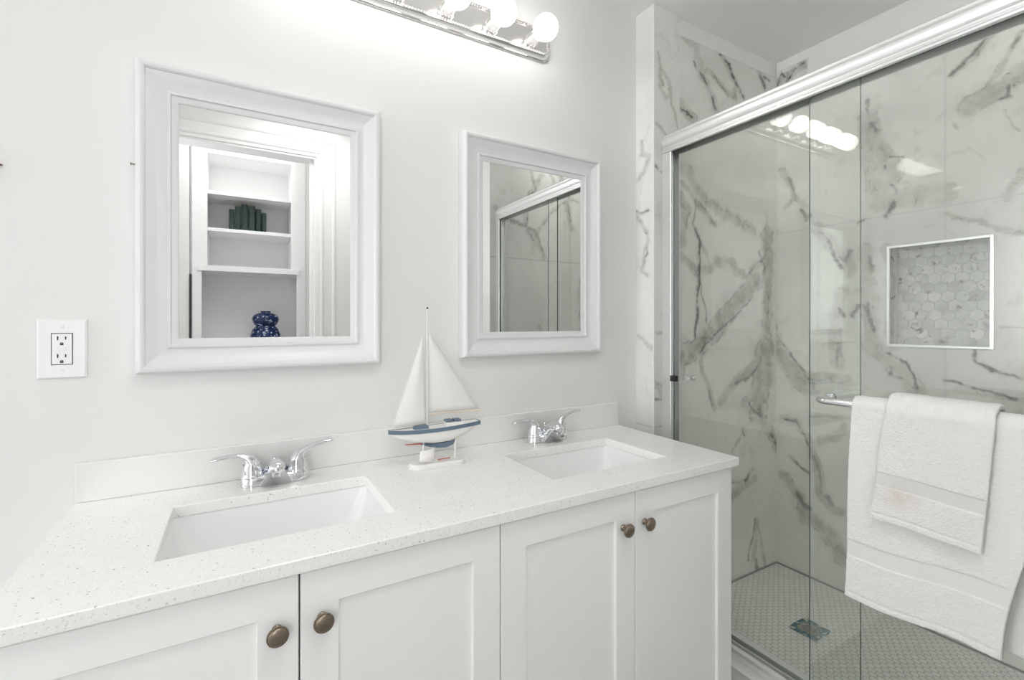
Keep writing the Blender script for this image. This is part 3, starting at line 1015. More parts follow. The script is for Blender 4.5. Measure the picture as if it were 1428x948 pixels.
# added fill lamps on the ceilings (out of frame), to balance the light
def fill_lamp(label, x, y, mat, r=0.24):
    l = thing('fill_lamp', label, 'lamp', (x, y, TOP))
    MB().lathe([(0.001, 0), (r + 0.02, 0), (r + 0.02, -0.02), (r + 0.004, -0.03), (r, -0.028)], n=48, caps=False).build('rim', M['alu'], l)
    MB().lathe([(r, -0.028), (r * 0.9, -0.045), (r * 0.6, -0.06), (r * 0.3, -0.066), (0.001, -0.068)], n=48, caps=False).build('diffuser', mat, l)
fill_lamp('added round fill lamp over the bathroom floor', 0.35, 0.14, M['lamp'], 0.27)
sl = thing('shower_fill_lamp', 'added recessed fill lamp over the far end of the shower', 'lamp', (1.86, 0.32, TOP))  # added to lift the shower floor and walls
MB().lathe([(0.095, -0.0005), (0.095, -0.004), (0.078, -0.006), (0.072, -0.003), (0.072, -0.0005)], n=40, caps=False).build('rim', M['trim'], sl)
MB().lathe([(0.072, -0.0015), (0.04, -0.0025), (0.001, -0.003)], n=40, caps=False).build('diffuser', M['shower_ceiling_fill'], sl)
fill_lamp('added round fill lamp in the hall', 0.0, -0.58, M['hall_ceiling_fill'], 0.10)

# ================================================================ vanity
CT = 0.870                                  # counter top surface
CB = 0.845
van = thing('vanity_cabinet', 'white shaker vanity cabinet under the speckled double-sink counter', 'cabinet', (0.485, 1.14, 0))
def vpart(name, boxes, mat, bevel=0.0012, parent=van):
    m = MB()
    for b in boxes:
        m.box(b[0] - 0.485, b[1] - 0.485, b[2] - 1.14, b[3] - 1.14, b[4], b[5])
    return m.build(name, mat, parent, bevel=bevel, merge=False)
FY = 0.880
vpart('carcass', [(-0.297, -0.279, FY + 0.020, 1.398, 0.0, CB), (1.250, 1.268, FY + 0.020, 1.398, 0.0, CB), (-0.279, 1.250, 1.385, 1.398, 0.1, CB),
                  (-0.279, 1.250, FY + 0.022, 1.385, 0.1, 0.118), (0.475, 0.493, FY + 0.022, 1.385, 0.118, CB - 0.18), (-0.279, 1.250, FY + 0.07, FY + 0.088, 0.0, 0.1)], M['cabinet'])
vpart('shaded_stretcher', [(-0.279, 1.250, FY + 0.0215, FY + 0.036, CB - 0.03, CB - 0.0005)], M['gap_shade'])  # front rail coloured dark for the shadow gap above the doors
bounds = [-0.2985, 0.091, 0.4845, 0.8765, 1.2685]
knob_x = [0.056, 0.127, 0.835, 0.909]
dlabel = ['', '', '', '']
for k in range(4):
    x0, x1 = bounds[k] + 0.0015, bounds[k + 1] - 0.0015
    z0, z1 = 0.105, CB - 0.006
    w, h, st = x1 - x0, z1 - z0, 0.062
    m = MB()
    A = lambda d, y: [(x0 + d, y, z0 + d), (x1 - d, y, z0 + d), (x1 - d, y, z1 - d), (x0 + d, y, z1 - d)]
    rings = [A(0, FY + 0.019), A(0, FY + 0.0015), A(0.0015, FY), A(st, FY), A(st + 0.0015, FY + 0.0015), A(st + 0.002, FY + 0.0075)]
    rings = [[(a - 0.485, b - 1.14, c) for a, b, c in rg] for rg in rings]
    m.loft(rings, caps=True, smooth=False)
    d = m.build('door', M['cabinet'], van)
    kz = CZ - 0.515
    kb = MB().lathe([(0.001, 0.0), (0.0085, 0.0), (0.0085, -0.002), (0.006, -0.004), (0.0055, -0.012), (0.008, -0.015), (0.0155, -0.018), (0.0172, -0.021), (0.0165, -0.0235), (0.0145, -0.0235), (0.0140, -0.0245), (0.010, -0.0262), (0.005, -0.027), (0.001, -0.0272)],
                    (knob_x[k] - 0.485, FY - 1.14, kz), 'y', 40, caps=False)
    kb.build('knob', M['bronze'], d, angle=50)

# counter with two cut-outs
SINKS = [(-0.121, 0.285, 0.981, 1.251), (0.694, 1.101, 0.981, 1.243)]
xs = sorted({-0.311, 1.284, *[s[0] for s in SINKS], *[s[1] for s in SINKS]})
ys = sorted({0.866, 1.3985, *[s[2] for s in SINKS], *[s[3] for s in SINKS]})
ct = MB()
def inhole(x, y):
    return any(s[0] < x < s[1] and s[2] < y < s[3] for s in SINKS)
nx, ny = len(xs), len(ys)
cell = {(i, j): not inhole((xs[i] + xs[i + 1]) / 2, (ys[j] + ys[j + 1]) / 2) for i in range(nx - 1) for j in range(ny - 1)}
for (i, j), on in cell.items():
    if not on:
        continue
    x0, x1, y0, y1 = xs[i], xs[i + 1], ys[j], ys[j + 1]
    ct.add([(x0, y0, CT), (x1, y0, CT), (x1, y1, CT), (x0, y1, CT)], [(0, 1, 2, 3)])
    ct.add([(x0, y0, CB), (x1, y0, CB), (x1, y1, CB), (x0, y1, CB)], [(3, 2, 1, 0)])
    for (di, dj, a, b) in ((-1, 0, (x0, y0), (x0, y1)), (1, 0, (x1, y0), (x1, y1)), (0, -1, (x0, y0), (x1, y0)), (0, 1, (x0, y1), (x1, y1))):
        if not cell.get((i + di, j + dj), False):
            ct.add([(*a, CB), (*b, CB), (*b, CT), (*a, CT)], [(0, 1, 2, 3)])
cto = ct.build('countertop', M['quartz'], bevel=0.0022, seg=3)
tag(cto, 'white speckled quartz countertop with two sink cut-outs', 'countertop')
bs = MB().box(-0.311, 1.287, 1.380, 1.3990, CT + 0.0004, CT + 0.087).build('backsplash', M['splash'], bevel=0.0015)
tag(bs, 'low white quartz backsplash along the wall behind both faucets', 'backsplash')

for (x0, x1, y0, y1), lab in zip(SINKS, ('white rectangular undermount sink at the left, below the large mirror', 'white rectangular undermount sink at the right, nearer the shower')):
    cx, cyy = (x0 + x1) / 2, (y0 + y1) / 2
    s = thing('sink', lab, 'sink', (cx, cyy, CB - 0.155), 'undermount sinks')
    hw, hd = (x1 - x0) / 2, (y1 - y0) / 2
    def rr(w, d, z, rad, n=6):
        pts = []
        for (sx, sy, a0) in ((1, 1, 0), (-1, 1, 90), (-1, -1, 180), (1, -1, 270)):
            for i in range(n + 1):
                a = math.radians(a0 + 90 * i / n)
                pts.append((sx * (w - rad) + rad * math.cos(a), sy * (d - rad) + rad * math.sin(a), z))
        return pts
    Z0 = 0.155 - 0.0006
    m = MB()
    m.loft([rr(hw + 0.022, hd + 0.022, Z0, 0.02), rr(hw + 0.004, hd + 0.004, Z0, 0.012), rr(hw + 0.002, hd + 0.002, Z0 - 0.006, 0.014), rr(hw - 0.010, hd - 0.010, Z0 - 0.05, 0.03), rr(hw - 0.030, hd - 0.028, Z0 - 0.105, 0.045),
            rr(hw - 0.06, hd - 0.052, Z0 - 0.125, 0.05), rr(hw - 0.12, hd - 0.09, Z0 - 0.131, 0.03), rr(0.022, 0.022, Z0 - 0.135, 0.0219)], caps=False)
    m.loft([rr(hw + 0.022, hd + 0.022, Z0, 0.02), rr(hw + 0.022, hd + 0.022, Z0 - 0.012, 0.02), rr(hw + 0.004, hd + 0.004, Z0 - 0.02, 0.04), rr(hw - 0.02, hd - 0.02, Z0 - 0.11, 0.05), rr(hw - 0.06, hd - 0.05, Z0 - 0.148, 0.04), rr(0.02, 0.02, Z0 - 0.152, 0.0199)], caps=False)
    m.build('bowl', M['porcelain'], s, angle=50)
    MB().lathe([(0.022, -0.004), (0.0225, 0.001), (0.019, 0.002), (0.016, 0.0), (0.012, 0.003), (0.001, 0.0045)], (0, 0, Z0 - 0.134), n=32, caps=False).build('drain', M['chrome'], s)

# ---------------------------------------------------------------- faucets
def ell(c, ax, ay, u, v, n=20):
    c, u, v = Vector(c), Vector(u), Vector(v)
    return [tuple(c + u * ax * math.cos(2 * PI * k / n) + v * ay * math.sin(2 * PI * k / n)) for k in range(n)]
def stad(hx, hy, z, n=10):
    p = []
    for sx, a0 in ((1, -90), (-1, 90)):
        for i in range(n + 1):
            a = math.radians(a0 + 180 * i / n)
            p.append((sx * (hx - hy) + hy * math.cos(a), hy * math.sin(a), z))
    return p
fau = thing('faucet', 'chrome two-handle faucet behind the left sink', 'faucet', (0.0805, 1.326, CT + 0.0004), 'chrome faucets')
m = MB()
m.loft([stad(0.0780, 0.0270, 0), stad(0.0780, 0.0270, 0.003), stad(0.0765, 0.0255, 0.010), stad(0.0750, 0.0240, 0.019), stad(0.0720, 0.0210, 0.0225), stad(0.066, 0.015, 0.0235)])
m.build('base', M['chrome'], fau, angle=50)
# spout: wide wedge rising from the base, domed nose reaching over the sink
m = MB()
secs = []
for t in [i / 14 for i in range(15)]:
    y = 0.018 - 0.100 * t
    zc = 0.020 + 0.030 * math.sin(PI * min(1, t * 1.05) * 0.62) + 0.004 * t
    wx = 0.030 - 0.014 * smoothstep(0.0, 0.75, np.array(t)) + 0.002 * t
    hz = 0.019 - 0.006 * t
    if t > 0.9:
        k = (t - 0.9) / 0.1
        wx *= math.sqrt(max(0.02, 1 - k * k * 0.9))
        hz *= math.sqrt(max(0.02, 1 - k * k * 0.8))
    secs.append(ell((0, y, zc), float(wx), hz, (1, 0, 0), (0, 0.25, 1)))
m.loft(secs)
m.loft([ell((0, 0.016, 0.018), 0.034, 0.012, (1, 0, 0), (0, 1, 0)), ell((0, 0.004, 0.030), 0.026, 0.016, (1, 0, 0), (0, 1, 0)), ell((0, -0.006, 0.050), 0.016, 0.014, (1, 0, 0), (0, 1, 0))])
# flared skirt in front of the base
m.loft([[(-0.036, -0.029, 0.0), (0.036, -0.029, 0.0), (0.036, 0.0, 0.0), (-0.036, 0.0, 0.0)], [(-0.017, -0.050, 0.038), (0.017, -0.050, 0.038), (0.019, 0.0, 0.048), (-0.019, 0.0, 0.048)]], smooth=False)
m.lathe([(0.0105, 0.004), (0.0105, -0.004), (0.008, -0.005), (0.007, -0.002), (0.001, -0.002)], (0, -0.069, 0.036), n=24, caps=False)
m.build('spout', M['chrome'], fau, angle=50, bevel=0.0)
MB().tube([(0, 0.017, 0.02), (0, 0.017, 0.050)], 0.002, 8).lathe([(0.001, 0.056), (0.004, 0.055), (0.005, 0.052), (0.003, 0.049), (0.001, 0.049)], (0, 0.017, 0), n=16, caps=False).build('lift_rod', M['chrome'], fau)
for s in (-1, 1):
    m = MB()
    c = (s * 0.0510, 0, 0)
    m.lathe([(0.0255, 0.020), (0.0255, 0.024), (0.0235, 0.026), (0.0232, 0.028), (0.0215, 0.040), (0.0195, 0.050)], c, n=28, caps=False)
    # the cone turns over into a lever that runs outwards, flat at the tip
    path = [(0.0000, 0.050, 0.0195, 0.0195, 90), (0.0010, 0.058, 0.0180, 0.0170, 82), (0.0045, 0.066, 0.0155, 0.0135, 66), (0.0110, 0.073, 0.0130, 0.0100, 44), (0.0210, 0.0785, 0.0105, 0.0072, 24), (0.034, 0.0815, 0.0092, 0.0064, 10), (0.050, 0.083, 0.0092, 0.0058, 2), (0.066, 0.0838, 0.0102, 0.0056, -4), (0.078, 0.0835, 0.0110, 0.0054, -12), (0.085, 0.0820, 0.0100, 0.0046, -20), (0.0880, 0.0810, 0.005, 0.0022, -22)]
    rings = []
    for dx, z, wy, hz, ang in path:
        a = math.radians(ang)
        lift = 0.012 * max(0, dx - 0.02) / 0.07 * (1.0 if s > 0 else -0.6)
        rings.append(ell((s * (0.051 + dx), 0, z + lift - 0.006), wy, hz, (0, 1, 0), (-s * math.sin(a), 0, math.cos(a))))
    rings[0] = ell((s * 0.051, 0, 0.048), 0.0195, 0.0195, (0, 1, 0), (-s, 0, 0))
    m.loft(rings)
    m.build('handle', M['chrome'], fau, angle=60)
f2 = copy_tree(fau)
f2.location = (0.9115, 1.326, CT + 0.0004)
tag(f2, 'chrome two-handle faucet behind the right sink, nearer the shower', 'faucet', 'chrome faucets')

# ---------------------------------------------------------------- mirrors
PROF = [(0.0, 0.0), (0.0, 0.024), (0.002, 0.032), (0.006, 0.038), (0.011, 0.040), (0.016, 0.0385), (0.0195, 0.035), (0.0200, 0.0315), (0.024, 0.0300), (0.036, 0.0240), (0.048, 0.0185), (0.0585, 0.0150), (0.0590, 0.0195), (0.062, 0.0210), (0.0660, 0.0205), (0.0670, 0.0170), (0.0685, 0.0155), (0.0775, 0.0135), (0.0815, 0.0105), (0.0815, 0.0)]
def make_mirror(x0, x1, z0, z1, label):
    cx, cz = (x0 + x1) / 2, (z0 + z1) / 2
    t = thing('wall_mirror', label, 'mirror', (cx, 1.3995, z0), 'white framed mirrors')
    m = MB()
    hx = (x1 - x0) / 2
    H = z1 - z0
    rings = []
    for (x, z, dx, dz) in ((-hx, 0, 1, 1), (hx, 0, -1, 1), (hx, H, -1, -1), (-hx, H, 1, -1), (-hx, 0, 1, 1)):
        rings.append([(x + dx * d, -h, z + dz * d) for d, h in PROF])
    m.loft(rings, caps=False, smooth=True, closed=False)
    m.build('frame', M['frame'], t, angle=28)
    MB().box(-hx + 0.079, hx - 0.079, -0.0095, -0.002, 0.079, H - 0.079).build('mirror_glass', M['mirror'], t)
    return t
m1 = make_mirror(-0.2055, 0.3570, CZ - 0.1205, CZ + 0.6105, 'white framed mirror nearest the outlet, reflecting a doorway and bookcase')
m2 = make_mirror(0.6150, 1.1870, CZ - 0.1135, CZ + 0.6135, 'white framed mirror at the right, reflecting the glass shower')
MB().lathe([(0.001, 0), (0.0018, 0), (0.0018, -0.008), (0.003, -0.009), (0.003, -0.0105), (0.001, -0.011)], (-0.2815, -0.012, CZ + 0.368 - (CZ - 0.1205)), 'x', 10, caps=False).build('side_screw', M['bronze'], m1)

# ---------------------------------------------------------------- vanity light
LZ = CZ + 0.986
lb = thing('vanity_light', 'nickel vanity light bar with six globe bulbs above the mirrors', 'wall lamp', (0.485, 1.3995, LZ))
def rrect(hx, hz, rad, y, n=8):
    pts = []
    for (sx, sz, a0) in ((1, 1, 0), (-1, 1, 90), (-1, -1, 180), (1, -1, 270)):
        for i in range(n + 1):
            a = math.radians(a0 + 90 * i / n)
            pts.append((sx * (hx - rad) + rad * math.cos(a), y, sz * (hz - rad) + rad * math.sin(a)))
    return pts
HX, HZ = 0.484, 0.060
m = MB()
m.loft([rrect(HX, HZ, 0.036, 0), rrect(HX, HZ, 0.036, -0.006), rrect(HX - 0.003, HZ - 0.003, 0.034, -0.0085), rrect(HX - 0.006, HZ - 0.006, 0.032, -0.0085), rrect(HX - 0.008, HZ - 0.008, 0.030, -0.013), rrect(HX - 0.012, HZ - 0.012, 0.027, -0.022), rrect(HX - 0.015, HZ - 0.015, 0.025, -0.025),
        rrect(HX - 0.024, HZ - 0.024, 0.018, -0.025), rrect(HX - 0.025, HZ - 0.025, 0.017, -0.022), rrect(HX - 0.030, HZ - 0.030, 0.013, -0.022)], caps=True)
m.build('back_plate', M['satin'], lb, angle=35)
m = MB()
path = rrect(HX - 0.0195, HZ - 0.0195, 0.0215, -0.0255, 6)
tot = []
for a, b in zip(path, path[1:] + path[:1]):
    a, b = Vector(a), Vector(b)
    L = (b - a).length
    tot.append((a, b, L))
per = sum(q[2] for q in tot)
nb = int(per / 0.0088)
step, acc, tgt = per / nb, 0, 0
for a, b, L in tot:
    while tgt < acc + L - 1e-9 and L > 0:
        c = a.lerp(b, (tgt - acc) / L)
        m.lathe([(0.0001, -0.0036), (0.0025, -0.0026), (0.0036, 0), (0.0025, 0.0026), (0.0001, 0.0036)], tuple(c), 'y', 6, caps=False)
        tgt += step
    acc += L
m.build('bead_trim', M['satin'], lb, merge=False)
for i in range(6):
    x = (i - 2.5) * 0.158
    s = MB().lathe([(0.026, -0.022), (0.0265, -0.026), (0.0235, -0.028), (0.0235, -0.030), (0.0205, -0.060), (0.0225, -0.062), (0.0225, -0.066), (0.018, -0.066), (0.017, -0.05), (0.001, -0.05)], (x, 0, -0.010), 'y', 28, caps=False).build('lamp_holder', M['satin'], lb)
    pr = [(0.013, -0.056), (0.015, -0.064), (0.0185, -0.075)]
    R, cyb = 0.0415, -0.110
    for k in range(17):
        a = math.radians(33 + (180 - 33) * k / 16)
        pr.append((R * math.sin(a), cyb + R * math.cos(a)))
    MB().lathe(pr, (x, 0, -0.010), 'y', 32, caps=False).build('bulb', M['bulb'], lb, angle=80)

# ---------------------------------------------------------------- outlet
ot = thing('wall_outlet', 'white wall outlet with two sockets, left of the large mirror', 'outlet', (-0.335, 1.3995, CZ - 0.0585))
def rr2(hx, hz, y):
    return [(-hx, y, -hz), (hx, y, -hz), (hx, y, hz), (-hx, y, hz)]
MB().loft([rr2(0.0415, 0.065, 0), rr2(0.0415, 0.065, -0.003), rr2(0.038, 0.0615, -0.0068), rr2(0.0182, 0.0352, -0.0068), rr2(0.0182, 0.0352, -0.004)], smooth=False).build('cover_plate', M['plastic'], ot)
MB().loft([rr2(0.0180, 0.0350, -0.0042), rr2(0.0180, 0.0350, -0.0056)], smooth=False).build('gap_shadow', M['slot'], ot)  # dark sheet standing for the shadow gap around the receptacle
fc = MB().box(-0.0166, 0.0166, -0.0088, -0.005, -0.0335, 0.0335).build('receptacle', M['plastic'], ot, bevel=0.001)
m = MB()
for cz_ in (0.0195, -0.0195):
    m.box(-0.0078, -0.0055, -0.0092, -0.0087, cz_ + 0.000, cz_ + 0.0085)
    m.box(0.0052, 0.0074, -0.0092, -0.0087, cz_ + 0.001, cz_ + 0.0080)
    m.lathe([(0.001, -0.0092), (0.0029, -0.0092), (0.0029, -0.0087)], (0, 0, cz_ - 0.0078), 'y', 14, caps=False)
    m.box(-0.0029, 0.0029, -0.0092, -0.0087, cz_ - 0.0110, cz_ - 0.0082)
m.build('socket_slots', M['slot'], fc, merge=False)
MB().box(-0.0075, 0.0075, -0.0100, -0.0086, 0.0010, 0.0042).build('button', M['plastic'], fc, bevel=0.0004)
MB().box(-0.0075, 0.0075, -0.0100, -0.0086, -0.0042, -0.0010).build('button', M['plastic'], fc, bevel=0.0004)
for sz in (-1, 1):
    MB().lathe([(0.001, -0.0076), (0.0028, -0.0076), (0.0034, -0.0066)], (0, 0, sz * 0.0485), 'y', 14, caps=False).box(-0.0022, 0.0022, -0.0078, -0.0074, sz * 0.0485 - 0.0004, sz * 0.0485 + 0.0004).build('plate_screw', M['plastic'], ot, merge=False)

# brown wall ornament whose tip reaches into the frame
wo = MB()
star = [(-0.475 + (0.046 if k % 2 == 0 else 0.020) * math.cos(k * PI / 5), CZ + 0.332 + (0.046 if k % 2 == 0 else 0.020) * math.sin(k * PI / 5)) for k in range(10)]
wo.loft([[(x, 1.3995, z) for x, z in star], [(x, 1.394, z) for x, z in star]], caps=False, smooth=False)
wo.add([(x, 1.394, z) for x, z in star] + [(-0.475, 1.386, CZ + 0.332)], [(k, (k + 1) % 10, 10) for k in range(10)])
tag(wo.build('wall_ornament', M['brown']), 'brown wooden ornament tip on the wall at the left edge of the photo', 'ornament')

# ---------------------------------------------------------------- model sailboat
bt = thing('model_sailboat', 'model sailboat with white sails and blue hull stripe, between the sinks', 'model boat', (0.482, 1.243, CT + 0.0004))
bt.rotation_euler = (0, 0, math.radians(-4))
# stand
m = MB()
m.loft([stad(0.080, 0.026, 0.0), stad(0.080, 0.026, 0.009), stad(0.076, 0.022, 0.0135)], smooth=False)
stand = m.build('stand_base', M['boat_white'], bt)
for x in (-0.040, 0.052):
    MB().tube([(x, 0, 0.013), (x, 0, 0.068 if x < 0 else 0.074)], 0.0034, 10).build('stand_post', M['boat_white'], bt)
# hull: bow at -x
def hull_ring(x, hw, top, bot, n=8):
    pts = []
    for i in range(n + 1):
        a = PI * i / n
        pts.append((x, -hw * math.cos(a) * (0.82 + 0.18 * abs(math.cos(a))), top - (top - bot) * math.sin(a) ** 0.9))
    return pts
stn = [(-0.136, 0.0012, 0.1085, 0.1000), (-0.125, 0.006, 0.1075, 0.093), (-0.100, 0.0135, 0.1065, 0.082), (-0.060, 0.0215, 0.106, 0.070), (-0.010, 0.026, 0.107, 0.062), (0.035, 0.0265, 0.109, 0.064), (0.075, 0.024, 0.1115, 0.076), (0.105, 0.0195, 0.1135, 0.092), (0.120, 0.016, 0.1145, 0.102)]
m = MB()
m.loft([hull_ring(*s) for s in stn], caps=True, closed=True)
m.build('hull', M['boat_white'], bt, angle=50)
m = MB()
for side in (-1, 1):
    m.loft([[(x, side * (hw * 0.985 + 0.0004), top - 0.0085), (x, side * (hw + 0.0022), top - 0.008), (x, side * (hw + 0.0022), top + 0.002), (x, side * (hw - 0.001), top + 0.002)] for x, hw, top, bot in stn], smooth=False)
m.add([(0.120, -0.018, 0.106), (0.120, 0.018, 0.106), (0.120, 0.018, 0.1165), (0.120, -0.018, 0.1165), (0.123, -0.018, 0.106), (0.123, 0.018, 0.106), (0.123, 0.018, 0.1165), (0.123, -0.018, 0.1165)],
      [(0, 1, 2, 3), (4, 5, 6, 7), (0, 1, 5, 4), (2, 3, 7, 6), (1, 2, 6, 5), (0, 3, 7, 4)])
m.build('blue_stripe', M['blue'], bt, merge=False)
m = MB()
m.loft([[(x, -hw * 0.98, top + 0.0012), (x, hw * 0.98, top + 0.0012), (x, hw * 0.98, top - 0.001), (x, -hw * 0.98, top - 0.001)] for x, hw, top, bot in stn], smooth=False)
m.build('deck', M['boat_white'], bt)
MB().loft([[(-0.068, -0.011, 0.107), (-0.068, 0.011, 0.107), (-0.064, 0.009, 0.115), (-0.064, -0.009, 0.115)], [(-0.028, -0.014, 0.107), (-0.028, 0.014, 0.107), (-0.030, 0.011, 0.117), (-0.030, -0.011, 0.117)]], smooth=False).build('cabin', M['blue'], bt)
MB().box(0.022, 0.072, -0.013, 0.013, 0.110, 0.119).build('cockpit_house', M['boat_white'], bt, bevel=0.002)
m = MB()
for x in (0.022, 0.046):
    m.box(x, x + 0.020, -0.012, 0.012, 0.1195, 0.1255)
m.build('hatch', M['blue'], bt, bevel=0.001, merge=False)
# keel and rudder
def keel_ring(x, th, top, bot):
    return [(x, -th, top), (x, th, top), (x, th * 0.5, bot), (x, -th * 0.5, bot)]
MB().loft([keel_ring(-0.048, 0.003, 0.066, 0.0625), keel_ring(-0.025, 0.006, 0.0635, 0.055), keel_ring(0.000, 0.0075, 0.0625, 0.0495), keel_ring(0.025, 0.0075, 0.064, 0.048), keel_ring(0.045, 0.006, 0.070, 0.054), keel_ring(0.053, 0.004, 0.075, 0.066)], smooth=False).build('keel', M['blue'], bt)
MB().loft([[(-0.090, -0.002, 0.0680), (-0.090, 0.002, 0.0680), (-0.090, 0.002, 0.066), (-0.090, -0.002, 0.066)], [(-0.045, -0.003, 0.067), (-0.045, 0.003, 0.067), (-0.045, 0.003, 0.0635), (-0.045, -0.003, 0.0635)]], smooth=False).build('keel_rail', M['red'], bt)
# curled price tag hanging under the hull
tg = MB()
arcp = [(-0.036 + 0.021 * math.cos(a), -0.016 - 0.012 * math.sin(a)) for a in [PI * (0.05 + 0.9 * i / 10) for i in range(11)]]
tg.loft([[(x, y, 0.018 + 0.004 * i / 10) for i, (x, y) in enumerate(arcp)], [(x + 0.002, y, 0.056 - 0.006 * i / 10) for i, (x, y) in enumerate(arcp)]], caps=False, closed=False)
tgo = tg.build('price_tag', M['tag'], bt)
sd = tgo.modifiers.new('thick', 'SOLIDIFY')
sd.thickness = 0.0006
MB().tube([(0.0, -0.004, 0.0165), (0.034, -0.010, 0.0195)], 0.0016, 8).build('loose_pin', M['red'], bt)
# mast, boom, sails, rigging
MT = 0.438
mast = MB().tube([(-0.030, 0, 0.110), (-0.0295, 0, 0.30), (-0.029, 0, MT)], [0.0032, 0.0028, 0.0016], 10).build('mast', M['boat_white'], bt)
MB().lathe([(0.001, 0), (0.0026, 0.001), (0.0028, 0.004), (0.001, 0.006)], (-0.029, 0, MT - 0.002), n=10, caps=False).build('mast_cap', M['slot'], bt)
MB().tube([(-0.026, 0, 0.145), (0.130, 0.004, 0.143)], 0.0026, 8).build('boom', M['wood'], bt)
def sail(name, tri, bulge):
    A, B, C = [Vector(q) for q in tri]          # head, tack, clew
    n = 14
    g = []
    for i in range(n + 1):
        t = i / n
        row = []
        for j in range(9):
            s = j / 8
            p = A.lerp(B.lerp(C, s), t) if t > 0 else A.lerp(B.lerp(C, s), 0.004)
            p = p + Vector((0, bulge * math.sin(PI * s) * math.sin(PI * min(1, t * 0.9)), 0))
            row.append(tuple(p))
        g.append(row)
    mm = MB()
    mm.loft(g, caps=False, closed=False)
    o = mm.build(name, M['sail'], bt)
    s_ = o.modifiers.new('thick', 'SOLIDIFY')
    s_.thickness = 0.0006
    return o
sail('mainsail', ((-0.0262, 0, 0.374), (-0.0258, 0, 0.150), (0.126, 0.004, 0.147)), -0.012)
sail('jib', ((-0.042, 0, 0.364), (-0.126, 0, 0.116), (-0.0335, -0.006, 0.122)), -0.012)
rg = MB()
for a, b in (((-0.029, 0, MT - 0.03), (-0.130, 0, 0.110)), ((-0.029, 0, MT - 0.012), (0.116, 0, 0.116)), ((-0.029, 0, 0.37), (-0.018, -0.024, 0.109)), ((-0.029, 0, 0.37), (-0.018, 0.024, 0.109)), ((0.128, 0.004, 0.143), (0.110, 0, 0.116))):
    rg.tube([a, b], 0.00045, 5)
rg.build('rigging', M['string'], bt, merge=False)

# ================================================================ shower enclosure
Y0, Y1 = YF + 0.0005, YJ - 0.0005
sf = thing('shower_door_frame', 'bright aluminium frame of the sliding shower door', 'shower frame', (1.47, 0.7, 0.1505))
def fpart(name, mb, mat, bevel=0.0, **kw):
    mb.v = [(x - 1.47, y - 0.7, z - 0.1505) for x, y, z in mb.v]
    return mb.build(name, mat, sf, bevel=bevel, **kw)
hp = [(1.500, 0.736), (1.456, 0.736), (1.4495, 0.7335), (1.446, 0.7295), (1.4475, 0.7280), (1.4475, 0.7270), (1.4445, 0.7255), (1.4445, 0.7225), (1.446, 0.7210), (1.446, 0.7200), (1.442, 0.7185), (1.4385, 0.7150), (1.4365, 0.7090), (1.4362, 0.7020), (1.4375, 0.6950), (1.4400, 0.6890), (1.4425, 0.6850), (1.4440, 0.6830), (1.4440, 0.6820), (1.4415, 0.6800), (1.4415, 0.6775), (1.4435, 0.6760), (1.4435, 0.6750), (1.4410, 0.6735), (1.4405, 0.6705), (1.4430, 0.6690), (1.4430, 0.6682), (1.4408, 0.6668), (1.4408, 0.6630), (1.4430, 0.6612), (1.4500, 0.6612), (1.4500, 0.7240), (1.4955, 0.7240), (1.4955, 0.6600), (1.5000, 0.6600)]
fpart('header_rail', MB().loft([[(x, y, CZ + z) for x, z in hp] for y in (Y0, Y1)], smooth=False), M['alu'])
for (ya, yb_) in ((YJ - 0.0005, YJ - 0.043), (YF + 0.0005, YF + 0.043)):
    s = 1 if yb_ > ya else -1
    m = MB()
    pl = [(1.444, ya), (1.444, yb_ - s * 0.002), (1.446, yb_), (1.4485, yb_), (1.4485, ya + s * 0.012), (1.459, ya + s * 0.012), (1.459, yb_ - s * 0.006), (1.462, yb_ - s * 0.004), (1.466, yb_ - s * 0.006), (1.466, ya + s * 0.012), (1.4915, ya + s * 0.012), (1.4915, yb_), (1.496, yb_), (1.496, ya)]
    m.loft([[(x, y, 0.180) for x, y in pl], [(x, y, CZ + 0.6605) for x, y in pl]], smooth=False)
    fpart('wall_jamb', m, M['alu'])
tp = [(1.432, 0.1505), (1.432, 0.166), (1.435, 0.176), (1.446, 0.180), (1.448, 0.180), (1.448, 0.160), (1.4665, 0.160), (1.4665, 0.178), (1.4695, 0.178), (1.4695, 0.160), (1.492, 0.160), (1.492, 0.180), (1.502, 0.180), (1.502, 0.1505)]
fpart('bottom_track', MB().loft([[(x, y, z) for x, z in tp] for y in (Y0, Y1)], smooth=False), M['alu'])
fpart('bumper', MB().box(1.438, 1.456, 1.2375, 1.2605, CZ - 0.226, CZ - 0.205).box(1.4365, 1.438, 1.243, 1.255, CZ - 0.221, CZ - 0.210), M['rubber'], bevel=0.001, merge=False)

def glass_panel(x0, x1, y0, y1, z0, z1, rad, org):
    """a 6 mm slab with two rounded top corners; faces of clear glass, edges green"""
    pts = [(y0, z0), (y1, z0)]
    for (cyq, a0) in ((y1 - rad, 0), (y0 + rad, 90)):
        for i in range(7):
            a = math.radians(a0 + 15 * i)
            pts.append((cyq + rad * math.cos(a), z1 - rad + rad * math.sin(a)))
    mb = MB()
    n = len(pts)
    P = lambda x: [(x - org[0], y - org[1], z - org[2]) for y, z in pts]
    mb.add(P(x0), [tuple(range(n))], 0)
    mb.add(P(x1), [tuple(reversed(range(n)))], 0)
    mb.add(P(x0) + P(x1), [(k, (k + 1) % n, n + (k + 1) % n, n + k) for k in range(n)], 1)
    return mb
BX, BZ = 1.375, CZ - 0.213
od = thing('sliding_glass_door', 'outer sliding shower glass door carrying the towel bar', 'shower door', (1.4555, 0.43, 0.1625), 'sliding shower glass doors')
glass_panel(1.4525, 1.4585, 0.135, 0.757, 0.1625, CZ + 0.662, 0.016, (1.4555, 0.43, 0.1625)).build('glass_panel', [M['glass'], M['glass_edge']], od, merge=False)
